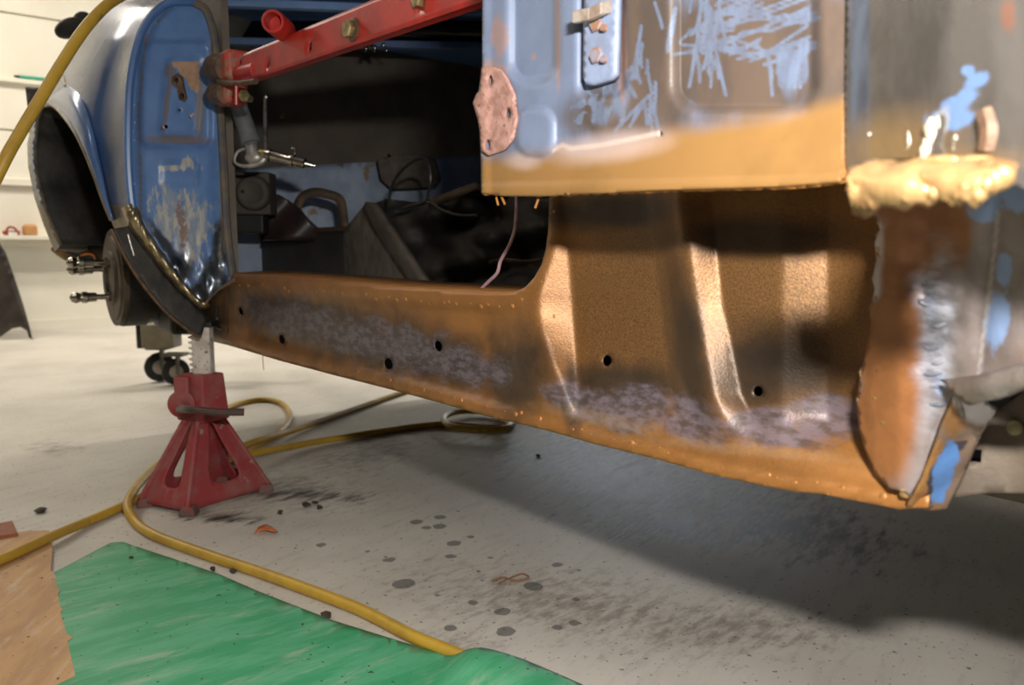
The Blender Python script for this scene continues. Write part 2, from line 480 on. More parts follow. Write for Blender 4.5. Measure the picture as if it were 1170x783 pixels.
def slab(name, c, size, mat, label=None, parent=None, kind='structure', bev=0.0):
    o = G().box(c, size).obj(name, mat, parent, False, kind=kind if parent is None else None, bev=bev)
    if label: o['label'] = label
    return o
slab('ceiling', ((XL + XR) / 2, (YB + YF) / 2, HC + 0.05), (XR - XL, YB - YF, 0.1), M_ceil)
wl = slab('wall_left', (XL - 0.06, (YB + YF) / 2, HC / 2), (0.1, YB - YF, HC), M_wall, 'white boarded end wall of the workshop')
M_wall2 = plain('grey_block_wall', sc(120, 114, 106), None, 0.8, scale=3)
slab('wall_right', (XR + 0.06, (YB + YF) / 2, HC / 2), (0.1, YB - YF, HC), M_wall2)
slab('wall_back', ((XL + XR) / 2, YB + 0.06, HC / 2), (XR - XL, 0.1, HC), M_wall2)
slab('wall_front', ((XL + XR) / 2, YF - 0.06, HC / 2), (XR - XL, 0.1, HC), M_wall2)
M_pane = plain('daylit_pane', sc(225, 235, 250), None, .3, scale=2, emit=1.5)
wn = G().box((-4.7, YB - .01, 1.05), (3.2, .04, 1.7)).obj('window_1', M_wall, None, False, bev=.004); wn['kind'] = 'structure'
for ix in range(3):
    for iz in range(2): G().box((-4.7 + (ix - 1) * 1.03, YB - .035, .66 + iz * .78), (.97, .012, .72)).obj('window_pane', M_pane, wn, False)
# horizontal boards of the end wall, split at the lines the photograph shows
zl = [float(onX(20, y, XL)[2]) for y in (272, 212, 150, 92, 17)]
zl += [zl[-1] + 0.5, HC - 0.02]
lo = zl[0]
for k, z in enumerate(zl[1:]):
    G().box((XL + 0.004, 0.2, (lo + z) / 2), (0.03, YB - YF - 0.1, z - lo - 0.012)).obj('wall_board', M_wall, wl, False, bev=0.006)
    lo = z
G().box((XL + 0.004, 0.2, zl[0] / 2 + 0.01), (0.03, YB - YF - 0.1, zl[0] - 0.05)).obj('wall_board', M_wall, wl, False, bev=0.004)
tb = G().box((XL + 0.03, 0.2, 0.03), (0.02, YB - YF - 0.1, 0.06)).obj('baseboard_left', M_wall, None, False); tb['kind'] = 'structure'
# rail above the ledge
G().box((XL + 0.03, 0.2, zl[1] + 0.02), (0.05, YB - YF - 0.2, 0.05)).obj('wall_rail', M_wall, wl, False, bev=0.005)
G().box((XL + 0.03, 0.2, zl[3] - 0.01), (0.06, YB - YF - 0.2, 0.03)).obj('wall_rail', M_wall, wl, False, bev=0.005)
# ledge
lz = zl[0]
led = thing('wall_ledge', 'long white ledge running along the white boarded wall', 'ledge', (XL + 0.03, -1.6, lz - 0.04))
G().box((XL + 0.10, -1.4, lz), (0.16, 4.0, 0.03)).obj('ledge_board', M_wall, led, False, bev=0.004)
G().box((XL + 0.05, -1.4, lz - 0.035), (0.05, 3.96, 0.04)).obj('bearer', M_wall, led, False, bev=0.004)
def on_ledge(px): 
    p = onX(px, 262, XL + 0.1); return p[1]
M_tray = plain('red_plastic', sc(160, 60, 45), None, 0.5)
M_tan = plain('tan_card', sc(205, 150, 95), sc(190, 140, 90), 0.7)
M_paper = plain('white_paper', sc(235, 232, 225), None, 0.7)
zt = lz + 0.0155
y1, y2 = on_ledge(3), on_ledge(22)
t = thing('red_tray', 'small dark red tray on the white wall ledge', 'tray', (XL + 0.1, (y1 + y2) / 2, zt))
g = G(); cy = (y1 + y2) / 2; wy = abs(y2 - y1)
g.hexa([(XL + .05, cy - wy * .45, zt), (XL + .15, cy - wy * .45, zt), (XL + .15, cy + wy * .45, zt), (XL + .05, cy + wy * .45, zt)],
       [(XL + .045, cy - wy * .5, zt + .03), (XL + .155, cy - wy * .5, zt + .03), (XL + .155, cy + wy * .5, zt + .03), (XL + .045, cy + wy * .5, zt + .03)])
g.obj('tray_body', M_tray, t, False, bev=.003)
G().tube([(XL + .1, cy - wy * .3, zt + .03), (XL + .1, cy - wy * .1, zt + .055), (XL + .1, cy + wy * .2, zt + .05), (XL + .1, cy + wy * .35, zt + .03)], .007).obj('tray_handle', M_tray, t)
y1, y2 = on_ledge(26), on_ledge(42); cy = (y1 + y2) / 2; wy = abs(y2 - y1)
t = thing('tan_box', 'tan rounded carton standing on the white wall ledge', 'box', (XL + .1, cy, zt))
G().box((XL + .1, cy, zt + .035), (.1, wy, .07)).obj('carton_body', M_tan, t, True, bev=.012)
G().box((XL + .1, cy, zt + .0725), (.07, wy * .7, .005)).obj('carton_lid', M_tan, t, False, bev=.001)
y1, y2 = on_ledge(8), on_ledge(18)
G().hexa([(XL + .158, y1, zt), (XL + .175, y1, zt), (XL + .175, y2, zt), (XL + .158, y2, zt)],
         [(XL + .158, y1, zt + .022), (XL + .17, y1, zt + .022), (XL + .17, y2, zt + .018), (XL + .158, y2, zt + .018)]).obj('paper_packet', M_paper, None, False, bev=.002)
tag(bpy.data.objects['paper_packet'], 'small white paper packet in front of the red tray on the ledge', 'packet')
# green marker on the rail
p0 = onX(16, 85, XL + .05); p1 = onX(44, 86, XL + .05); rz = zl[3] + .005
mk = thing('green_marker', 'green marker lying on the white wall rail', 'marker', (XL + .045, (p0[1] + p1[1]) / 2, rz))
M_green = plain('green_plastic', sc(60, 170, 140), None, 0.4)
G().lathe((XL + .045, p0[1] + .03, rz + .013), (0, 1, 0), [(0, .011), (.15, .013), (abs(p1[1] - p0[1]), .013)], 14).obj('barrel', M_green, mk)
G().lathe((XL + .045, p0[1], rz + .013), (0, 1, 0), [(0, .006), (.02, .009), (.03, .0105)], 14).obj('cap', M_dark, mk)
# ceiling tubes
M_tube = plain('lit_tube', (1, .92, .78, 1), None, 0.5, emit=2.0)
for i, (lx, ly) in enumerate(((-5.1, -0.9), (-4.6, 2.2), (-1.6, -1.9), (1.2, -1.6))):
    t = thing('ceiling_lamp', 'white twin tube lamp on the workshop ceiling', 'lamp', (lx, ly, 2.95), 'ceiling tube lamps')
    G().box((lx, ly, 2.975), (.26, 1.56, .05)).obj('lamp_housing', M_ceil, t, False, bev=.005)
    for s_ in (-.07, .07): G().cyl((lx + s_, ly - .74, 2.944), (lx + s_, ly + .74, 2.944), .006, 8).obj('tube', M_tube, t)

# ------------------------------------------------------------------ car body
car = thing('car_body', 'stripped blue car body with ochre primed sill raised on a red stand', 'car', (-1.0, 0.6, 0.33))
car['label'] = 'stripped blue car body with ochre primed sill and open doorway'

# ---- sill and kick panel, one welded pressing
BOT = [(225, 386), (260, 394), (320, 412), (380, 428), (440, 443), (507, 461), (560, 476), (620, 490), (680, 507), (751, 524), (818, 543), (906, 561), (940, 564), (990, 574), (1027, 581), (1062, 580)]
TOP = [(222, 374), (236, 352), (262, 322), (268, 312), (300, 315), (360, 320), (440, 328), (520, 333), (575, 336), (590, 334), (602, 328), (612, 317), (620, 303), (625, 285), (628, 262), (629, 225), (630, 150)]
sill_out = TOP + [(1045, 150), (1060, 300), (1066, 540)] + BOT[::-1]
def ybot(x): return line(x, BOT)
def sill_depth(x, y):
    yb = ybot(x)
    topd = line(x, TOP[3:10])
    # long sill pressing: dished between the two flanges
    a = sm(x, 262, 300) * (1 - sm(x, 560, 620))
    d = 0.007 * a * sm(y - topd, 10, 26) * sm(yb - y, 10, 24)
    # flange at the very bottom stands a little proud
    d = d - 0.004 * (1 - sm(yb - y, 9, 14))
    # left end step
    d = d + 0.004 * (1 - sm(x, 258, 264))
    # kick panel set in behind a crease, its turned face flat
    xl = sline(y, [(200, 630), (265, 637), (355, 611), (400, 625), (470, 652), (500, 656)])
    xr = line(y, [(200, 640), (265, 650), (350, 657), (470, 662), (500, 664)])
    D = sline(y, [(150, .0075), (200, .0075), (265, .0098), (310, .022), (355, .0335), (385, .031), (420, .025), (445, .017), (462, .011), (480, .004), (500, 0)])
    k = np.clip((x - xl) / (xr - xl), 0, 1)
    fb = sm(yb - y, 18, 95)
    Dr = line(x, [(640, 1), (700, 1), (830, 0)])
    d = d + sline(y, [(150, .0143), (200, .0143), (265, .0195), (310, .0098), (350, .0006), (365, 0)]) * sm(x, 585, 628) * (1 - sm(x, 700, 800))
    d = d + k * (D * Dr + 0.018 * (1 - Dr) * fb)
    xb0 = line(y, [(150, 773), (255, 783), (350, 795), (450, 815), (495, 834), (560, 850)])
    xa = line(y, [(150, 735), (225, 742), (300, 752), (400, 764), (470, 775), (500, 785)])
    out = sm(x, xa, xa + 5) * (1 - np.clip((x - xb0) / 33, 0, 1))
    d = d - 0.004 * out * fb
    ch = sm(x, xb0 - 34, xb0 - 2) * (1 - np.clip((x - xb0) / 33, 0, 1))
    d = d - 0.016 * ch * fb
    # shallow swelling further forward
    d = d + 0.016 * fb * np.clip((x - 893) / 55, 0, 1)
    return d
holes = [circ(323, 388, 3.6, 5.5, 10, -.3), circ(445, 416, 5, 7, 12, -.3), circ(502, 395.5, 4.5, 6.5, 12, -.3), circ(695, 412.5, 5.2, 6.5, 12), circ(867.5, 447, 5.5, 6, 12), circ(276, 356, 2.5, 5, 8, -.35)]
scr = [(345, 368, 60, 20, 14), (420, 388, 65, 22, 14), (515, 415, 60, 24, 14), (465, 395, 55, 22, 10)]
scr2 = [(700, 468, 62, 18, 10), (640, 452, 25, 15, 15), (785, 480, 45, 24, 5), (870, 488, 40, 18, 0), (950, 485, 45, 26, -5), (900, 502, 70, 12, 5), (725, 455, 30, 14, 0)]
sill_fields = {
 'scrape': lambda x, y: np.maximum(blobs(scr)(x, y), blobs(scr2)(x, y)),
 'dark': blobs([(430, 390, 180, 36, 14), (340, 355, 90, 20, 10), (590, 425, 40, 50, 0), (880, 420, 90, 50, 0), (790, 400, 20, 90, -8), (700, 240, 90, 20, 0), (860, 270, 100, 22, 0), (655, 455, 10, 40, -5), (240, 365, 22, 30, 0), (720, 440, 70, 25, 5)]),
 'speckle': blobs([(730, 350, 110, 130, 0), (880, 360, 140, 140, 0)]),
 'pale': blobs([(690, 480, 70, 8, 12), (860, 515, 130, 6, 6)]),
}
m_sill = paint('primed_sill_metal', (sc(154, 105, 54), sc(141, 94, 47)), [
    dict(attr='speckle', c=sc(128, 93, 54), c2=sc(96, 69, 42), ns=300, cs=560, amp=0.5, soft=0.35, rough=.43, metal=.42),
    dict(attr='dark', c=sc(70, 56, 42), c2=sc(50, 42, 35), ns=22, amp=0.6, soft=0.32, cs=16, rough=0.42, metal=.4, max=.95),
    dict(attr='scrape', c=sc(106, 97, 106), c2=sc(70, 62, 64), ns=20, amp=1.5, soft=0.2, cs=70, stretch=(.8, 1, 1.9), rough=0.42, metal=0.15, max=.85),
    dict(attr='pale', c=sc(186, 156, 122), ns=80, amp=1.0, soft=0.3, max=.2),
], rough=0.42, metal=0.3, bump=0.22, bscale=420)
sill = sheet('sill_panel', sill_out, lambda x, y: unp(x, y, (0, 0, 0), (0, 1, 0), sill_depth(x, y)), m_sill, car, holes, step=5.5, thick=0.002, fields=sill_fields)
sill['label'] = 'ochre primed sill and kick panel with scraped patches'
# spot welds and drips along the flanges
def sill_pt(x, y): return unp(x, y, (0, 0, 0), (0, 1, 0), sill_depth(np.asarray(x, float), np.asarray(y, float)))
g = G()
for x in np.arange(275, 600, 12.0):
    xx = x + RNG.normal() * 3; yy = line(xx, TOP[3:12]) + 13 + RNG.normal() * 1.5
    p = sill_pt(xx, yy); g.blob(p, .0036 * (0.8 + .4 * RNG.random()), (1, .9, 1), n=8)
for x, y in ((633, 242), (630, 270), (625, 298), (618, 322), (605, 338), (598, 350), (612, 345), (632, 362)):
    g.blob(sill_pt(x, y), .0034, (1, .6, 1), n=8)
for x in np.arange(300, 1030, 11.0):
    xx = x + RNG.normal() * 4; yy = ybot(xx) - 7 + RNG.normal() * 1.8
    p = sill_pt(xx, yy); s_ = .0022 * (0.6 + .8 * RNG.random())
    g.blob(p, s_, (1.1, .7, 1.5), n=7, jit=.1)
for x in np.arange(640, 1030, 9.0):
    if RNG.random() < .6: g.blob(sill_pt(x, ybot(x) - 1), .0022, (1.8, .8, .7), n=7, jit=.15)
g.obj('weld_spot', M_ochre, sill, True, 80, kind='stuff')
# weld line above the bottom flange
g = G()
for a in np.arange(650, 1000, 34):
    xs_ = np.linspace(a, a + 34, 5); g.tube([sill_pt(x, ybot(x) - 13 + 1.5 * math.sin(x * .3)) for x in xs_], .0009, 5, 2)
g.obj('flange_seam', M_ochre, sill)
# return faces of the sill box (top and bottom) and its inner plate
def strip(name, A, B, mat, parent, thick=.0015, flip=False):
    A = np.asarray(A, float); B = np.asarray(B, float); n = len(A)
    f = [(i, i + 1, n + i + 1, n + i) for i in range(n - 1)]
    if flip: f = [q[::-1] for q in f]
    o = link(name, np.vstack([A, B]), f, mat, parent, True)
    if thick: solidify(o, thick, 0)
    return o
tp = np.array([sill_pt(x, y) for x, y in TOP[3:]])
strip('sill_top', tp, tp + np.array([0, .10, .004]), M_ochre, car)
bp_ = np.array([sill_pt(x, y) for x, y in BOT]); strip('sill_underside', bp_, bp_ + np.array([0, .14, .012]), M_black, car)
G().box((-1.2, .07, .425), (1.8, .004, .10)).obj('sill_inner_plate', M_black, car, False)
# little weld whisker hanging from the sill
p = sill_pt(300, 405); G().tube([p, p + np.array([.001, 0, -.015]), p + np.array([.003, 0, -.03])], .0008, 5, 3).obj('paint_drip', M_ochre, car)
# oval slot and crease at the rear end of the sill
q = [sill_pt(*c) for c in ((251, 352), (249, 362), (251, 374), (255, 376))]
G().tube([c + np.array([0, -.002, 0]) for c in q], .004, 7, 4).obj('slot_rim', M_black, sill)
q = [sill_pt(*c) for c in ((263, 322), (262, 355), (260, 393))]
G().tube([c + np.array([0, -.001, 0]) for c in q], .0015, 6, 4).obj('seam', M_black, sill)

# ---- hinge post panel
PY = -0.11
def P_depth(x, y):
    d = 0.007 * rrect(x, y, 592, -300, 632, 88, 16, 14)
    d = d - 0.004 * rrect(x, y, 597, 130, 630, 172, 12, 9)
    d = d + 0.006 * rrect(x, y, 668, -300, 712, 108, 10, 9)
    d = d + 0.009 * rrect(x, y, 780, -300, 928, 120, 24, 16)
    d = d - 0.003 * (1 - sm(x, 553, 566)) - 0.0022 * (1 - sm(np.abs(y - (218 - (x - 553) * .022)), 3, 9))
    return d
p_out = [(556, -340), (553, 40), (553, 78), (549, 104), (551, 150), (552, 221), (575, 223), (620, 223), (690, 220), (760, 217), (840, 215), (900, 213), (962, 208), (966, 188), (968, 100), (972, 0), (978, -340)]
PB = [(540, 178), (575, 180), (600, 178), (630, 174), (645, 166), (655, 170), (690, 166), (720, 160), (757, 152), (800, 146), (860, 138), (910, 128), (970, 112)]
def p_scrib(x, y):
    L = [[(800, 50), (850, 20), (905, 0)], [(805, 62), (860, 38), (930, 8)], [(845, 68), (895, 55), (930, 42)], [(840, 45), (880, 60), (925, 30)], [(805, 30), (835, 8), (870, -5)], [(850, 8), (905, 28), (940, 20)], [(700, 95), (735, 70)], [(690, 140), (715, 105)], [(705, 150), (735, 118), (750, 105)], [(676, 118), (690, 130)], [(690, 30), (708, 60), (700, 90)], [(735, 30), (728, 90)], [(812, 85), (815, 10)], [(880, 60), (885, 110)], [(900, 60), (905, 100)], [(915, 60), (917, 100)], [(800, 40), (830, 60), (870, 50)], [(835, 30), (870, 20), (930, -4)], [(790, 100), (800, 40), (806, -20)], [(825, -10), (822, 40)], [(850, 60), (838, 48), (850, 38), (880, 34)], [(720, 90), (712, 140)], [(742, 110), (722, 145)], [(682, 100), (690, 70)], [(770, 10), (764, 60)]]
    rs = random.Random(3)
    for n_, x0, x1, y0, y1, a0_, a1_, l0, l1 in ((34, 795, 930, -20, 66, -35, 5, 20, 80), (14, 882, 925, 60, 85, 80, 96, 15, 40), (30, 680, 760, 10, 140, 55, 110, 12, 46), (12, 790, 830, -10, 90, 75, 105, 20, 60), (8, 655, 700, 110, 140, -60, -20, 8, 22)):
        for _ in range(n_):
            cx, cy = rs.uniform(x0, x1), rs.uniform(y0, y1); an = math.radians(rs.uniform(a0_, a1_)); ll = rs.uniform(l0, l1) / 2; bend = rs.uniform(-5, 5)
            L.append([(cx - ll * math.cos(an), cy - ll * math.sin(an)), (cx + bend * .5, cy + bend), (min(cx + ll * math.cos(an), 936), cy + ll * math.sin(an))])
    return np.max([polyline(l, 1.9)(x, y) for l in L], axis=0)
p_fields = {
 'brown': blobs([(755, 70, 62, 110, 0), (700, 130, 55, 32, -10), (730, 20, 40, 50, 0), (850, 100, 110, 45, 0), (870, 40, 90, 70, 0), (950, 70, 40, 120, 0), (800, 60, 30, 80, 0)]),
 'blue2': lambda x, y: np.maximum(p_scrib(x, y), blobs([(690, 132, 10, 12, 0), (712, 110, 10, 24, 10), (905, 85, 10, 26, 0)])(x, y)),
 'ochre': below(PB, 30),
 'rim': lambda x, y: np.where((x > 632) & (x < 760), polyline(PB[3:9], 2.6)(x, y), 0),
 'pinkh': blobs([(700, 168, 60, 16, -8), (600, 184, 18, 10, 0), (665, 172, 30, 8, 0)]),
 'rusty': blobs([(563, 84, 16, 14, 0), (572, 40, 9, 24, 0), (714, 60, 5, 60, 0), (612, 66, 3, 4, 0), (640, 40, 3, 60, 0)]),
}
m_post = paint('scraped_blue_grey_panel', (sc(114, 127, 153), sc(104, 116, 140)), [
    dict(attr='brown', c=sc(90, 76, 66), c2=sc(76, 66, 60), ns=16, amp=0.55, soft=0.22, cs=14, stretch=(2.0, 1, .8)),
    dict(attr='blue2', c=sc(106, 124, 152), c2=sc(92, 106, 130), ns=45, amp=0.5, soft=0.25, cs=60, stretch=(2, 1, .8), max=.68),
    dict(attr='rusty', c=sc(160, 122, 102), ns=70, amp=0.8, soft=0.2, max=.6),
    dict(attr='ochre', c=sc(138, 103, 58), c2=sc(124, 92, 50), ns=18, amp=0.2, soft=0.24, cs=9, rough=.5),
    dict(attr='pinkh', c=sc(190, 172, 168), ns=20, amp=0.3, soft=0.3, max=.5),
    dict(attr='rim', c=sc(200, 180, 168), ns=40, amp=0.3, soft=0.4, max=.6),
], rough=0.48, metal=0.0, bump=0.15, bscale=350)
post = sheet('hinge_post_panel', p_out, lambda x, y: unp(x, y, (0, PY, 0), (0, 1, 0), P_depth(x, y)), m_post, car,
             [circ(757, 153, 2, 3.2, 8)], step=3.2, thick=.0022, fields=p_fields)
post['label'] = 'blue-grey scraped post panel with ochre lower band'
def p_pt(x, y, off=0.0): return unp(np.asarray(x, float), np.asarray(y, float), (0, PY, 0), (0, 1, 0), P_depth(np.asarray(x, float), np.asarray(y, float)) + off)
be = np.array([p_pt(x, y) for x, y in [(552, 221), (575, 223), (620, 223), (690, 220), (760, 217), (840, 215), (900, 213), (962, 208)]])
strip('bottom_hem', be, be + np.array([0, .016, .002]), M_ochre, car)
le = np.array([p_pt(x, y) for x, y in [(556, -340), (553, 40), (553, 78), (551, 150), (552, 221)]])
strip('rear_return', le, le + np.array([.004, .06, 0]), M_blue_dusty, car)
re_ = np.array([p_pt(x, y) for x, y in [(962, 208), (966, 188), (968, 100), (972, 0), (978, -340)]])
# ragged hem bits
g = G()
for x in np.arange(556, 960, 6.0):
    y = line(x, [(552, 222), (620, 224), (760, 218), (900, 214), (962, 209)])
    if RNG.random() < .75: g.blob(p_pt(x, y, .002), .0018 + .001 * RNG.random(), (2.2, 1, .55), n=7, jit=.2)
for x, y, dx in ((567, 226, 3), (615, 228, -4), (573, 225, 5)):
    p = p_pt(x, y); g.tube([p, p + np.array([dx * .0006, 0, -.004]), p + np.array([dx * .001, 0, -.007])], .0012, 5, 2)
g.obj('hem_burr', M_ochre, post, True, 80, kind='stuff')
# pink hinge pad with three bolt holes
m_pink = plain('pink_rust_patch', sc(178, 138, 128), sc(146, 108, 96), .6, scale=90, bump=.4, bscale=400, spots=[(sc(120, 92, 74), 160, .64)])
pad_out = [(553, 78), (564, 76), (575, 80), (582, 90), (590, 108), (593, 135), (588, 160), (578, 172), (560, 178), (552, 172), (551, 150), (549, 138), (543, 118), (547, 108), (551, 104)]
pad = sheet('hinge_pad', pad_out, lambda x, y: p_pt(x, y, -.0035), m_pink, post, [circ(562, 92, 3.2, 6, 10), circ(559, 166, 3.2, 6.5, 10), circ(583, 130, 3, 6.5, 10)], step=4, thick=.003)
pad['label'] = 'pink primed hinge patch with three holes'
for cx, cy in ((562, 92), (559, 166), (583, 130)):
    G().tube([p_pt(cx + 4.6 * math.cos(a), cy + 8 * math.sin(a), -.0042) for a in np.linspace(0, 2 * math.pi, 13)], .0011, 6, 1).obj('hole_rim', m_pink, pad)
    G().lathe(p_pt(cx, cy, .012), (0, -1, 0), [(0, .006), (.004, .006)], 12).obj('hole_backing', M_black, pad)
# check-strap plate, bolts and bar
m_pl = plain('grey_blue_plate', sc(132, 146, 176), sc(122, 132, 156), .5, scale=60, bump=.15, spots=[(sc(140, 112, 100), 90, .68)])
m_plr = plain('rusty_blue_bolt', sc(136, 134, 148), sc(150, 114, 92), .5, .2, scale=110, bump=.25, sharp=(.42, .58))
pl = sheet('strap_plate', [(676, -90), (673, 10), (672, 90), (676, 98), (684, 98), (704, 92), (709, 86), (711, 20), (713, -90)], lambda x, y: p_pt(x, y, -.006), m_pl, post, step=6, thick=.006)
for cx, cy, r in ((689, 30, .0066), (689, 66, .0066)):
    b_ = G().lathe(p_pt(cx, cy, -.005), (0.15, -1, .05), [(0, r * 1.15), (.0035, r * 1.15), (.0036, r), (.009, r), (.0105, r * .8)], 6).obj('bolt', m_plr, pl)
    G().lathe(p_pt(cx + 2, cy + 2, -.014), (0.15, -1, .05), [(0, r * .45), (.003, r * .4)], 8).obj('bolt_tip', m_plr, pl)
G().lathe(p_pt(690, 82, -.005), (0, -1, 0), [(0, .0022), (.003, .0022), (.004, .001)], 8).obj('rivet', m_plr, pl)
a0 = p_pt(656, 20, -.022); a1 = p_pt(676, 16, -.022); a2 = p_pt(690, 9, -.018); a3 = p_pt(708, 6, -.005)
g = G()
for (a, b) in ((a0, a1), (a1, a2), (a2, a3)):
    dz = np.array([0, 0, .0045]); dy = np.array([0, .0025, 0])
    g.hexa([a - dz - dy, b - dz - dy, b - dz + dy, a - dz + dy], [a + dz - dy, b + dz - dy, b + dz + dy, a + dz + dy])
g.obj('strap_bar', plain('tarnished_bar', sc(150, 140, 130), sc(120, 104, 90), .5, .3, scale=80), pl, False, bev=.001)
# screw and rivet on the panel
rv = G().lathe(p_pt(855, 79, .0), (0, -1, 0), [(-.002, .0042), (.001, .0042), (.0018, .0034), (.0008, .0022)], 14).obj('screw', plain('copper_screw', sc(196, 140, 104), None, .4, .5), post)
G().lathe(p_pt(855, 79, -.0008), (0, -1, 0), [(0, .0019), (.0012, .0016)], 10).obj('screw_core', plain('green_core', sc(120, 125, 95), None, .5), rv)
G().lathe(p_pt(763, 72), (0, -1, 0), [(-.002, .0022), (.0008, .002), (.0014, .0012)], 10).obj('rivet', plain('copper_rivet', sc(214, 160, 104), None, .35, .7), post)

# ---- front fender stub, upper half, standing further out
def C_depth(x, y):
    return line(x, [(960, 0), (966, 0), (972, -.002), (980, -.005), (995, -.009), (1010, -.013), (1040, -.023), (1090, -.042), (1140, -.056), (1200, -.062), (1260, -.06)])
c_out = [(966, 190), (969, 0), (976, -340), (1300, -340), (1300, 250), (1170, 215), (1142, 205), (1138, 190), (1120, 186), (1075, 182), (1030, 184), (1000, 188), (975, 196)]
c_fields = {
 'metal': blobs([(1090, 60, 120, 130, 0), (985, 80, 14, 120, 0), (1150, 140, 50, 90, 0)]),
 'bluep': blobs([(1090, 118, 14, 6, -20), (1110, 112, 16, 8, -30), (1092, 135, 30, 14, 0), (1122, 92, 14, 8, -30), (1110, 80, 8, 5, 0)]),
 'strip': lambda x, y: np.clip(1 - np.abs(x - 986) / 22, 0, 1),
 'gold': blobs([(1030, 165, 60, 30, -12), (1060, 180, 80, 14, 0)]),
 'orange': blobs([(1155, 18, 8, 18, 0)]),
 'white': blobs([(1075, 150, 10, 26, 15), (1070, 175, 14, 14, 0)]),
}
m_stub = paint('ground_fender_metal', (sc(92, 86, 82), sc(78, 72, 68)), [
    dict(attr='metal', c=sc(104, 100, 96), c2=sc(84, 79, 74), ns=20, amp=0.6, soft=.25, rough=.33, metal=.6, cs=20, stretch=(1, 1, .5)),
    dict(attr='strip', c=sc(92, 100, 114), c2=sc(70, 74, 84), ns=30, amp=.2, soft=.15, stretch=(1, 1, .3), rough=.35, metal=.5),
    dict(attr='gold', c=sc(150, 122, 80), ns=30, amp=.5, soft=.45, rough=.35, metal=.6, max=.8),
    dict(attr='bluep', c=sc(90, 116, 156), ns=40, amp=1.2, soft=.12, rough=.4, metal=0.0),
    dict(attr='orange', c=sc(140, 92, 70), ns=50, amp=.8, soft=.25, max=.6),
    dict(attr='white', c=sc(226, 222, 214), ns=60, amp=.8, soft=.15, rough=.2, metal=1.0),
], rough=.42, metal=.35, bump=.2, bscale=160)
def c_pt(x, y, off=0.0): return unp(np.asarray(x, float), np.asarray(y, float), (0, PY, 0), (0, 1, 0), C_depth(np.asarray(x, float), np.asarray(y, float)) + off)
stub = sheet('fender_stub', c_out, c_pt, m_stub, car, step=6, thick=.002, fields=c_fields)
stub['label'] = 'bare ground metal fender remnant beside the post panel'
strip('post_edge_flange', re_, re_ + np.array([0, .02, 0]), M_ochre, car)
G().tube([p_pt(x, y, -.001) for x, y in [(963, 205), (966, 188), (968, 100), (972, 0), (978, -340)]], .0018, 7, 4).obj('edge_seam', M_ochre, car)
# ragged bright lip along the cut
lip_top = [(972, 205), (985, 196), (1000, 190), (1030, 186), (1075, 184), (1110, 186), (1135, 192)]
lip_bot = [(972, 212), (980, 238), (996, 244), (1008, 232), (1025, 228), (1038, 234), (1050, 225), (1066, 230), (1080, 222), (1095, 232), (1106, 222), (1118, 232), (1130, 214), (1138, 205)]
def L_depth(x, y): return -0.078 - .010 * np.sin(np.clip((y - 190) / 50, 0, 1) * math.pi) - line(x, [(970, 0), (1010, .006), (1138, .012)]) + .004 * vn(x, y, 44, 20, 3.0)
def l_pt(x, y, off=0.0): return unp(np.asarray(x, float), np.asarray(y, float), (0, PY, 0), (0, 1, 0), L_depth(np.asarray(x, float), np.asarray(y, float)) + off)
lip = sheet('cut_lip', lip_top + lip_bot[::-1], l_pt, M_weld, car, step=4, thick=.004)
lip['label'] = 'bright molten cut edge of the fender remnant'
ta = np.array([l_pt(x, y) for x, y in lip_top[3:]]); tb_ = np.array([c_pt(x, min(y, 190)) for x, y in lip_top[3:]]); strip('lip_shelf', ta, tb_, M_weld, car)
g = G()
for k in range(14):
    x = RNG.uniform(974, 1138); y = line(x, lip_top) + RNG.normal() * 2
    g.blob(l_pt(x, y, .002), RNG.uniform(.002, .004), (2.4, .7, .6), n=10, jit=.05)
for x0_ in (982, 990, 998, 1036, 1066, 1096, 1104, 1118, 1126):
    y0_ = line(x0_, lip_bot)
    g.tube([l_pt(x0_ + 3, y0_ - 22, .001), l_pt(x0_ + 1, y0_ - 10, -.002), l_pt(x0_, y0_ + 2, .001)], [.002, .0035, .0012], 8, 4)
for x, y in ((985, 215), (990, 228), (1128, 205), (1132, 198), (1120, 200), (1140, 200)):
    g.blob(l_pt(x, y, .002), .0055, (1.3, .8, 1.1), n=10, jit=.1)
g.obj('weld_bead', M_weld, lip, True, 80, kind='stuff')
g = G()
for (x, y, r) in ((1070, 150, .006), (1066, 165, .006), (1078, 140, .004), (1062, 176, .006), (1045, 158, .004), (1010, 160, .003), (1000, 155, .0035), (1098, 160, .004), (1136, 160, .0035)):
    g.blob(c_pt(x, y), r, (1, .5, 1.3), n=9, jit=.15)
g.obj('weld_spatter', plain('bright_spatter', sc(236, 230, 216), sc(200, 184, 150), .35, .2, scale=60), stub, True, 80, kind='stuff')
g = G().tube([c_pt(x, y, -.001) for x, y in ((1128, 128), (1133, 150), (1130, 172))], .005, 8, 4); g.obj('bolt_shank', M_rust, stub)

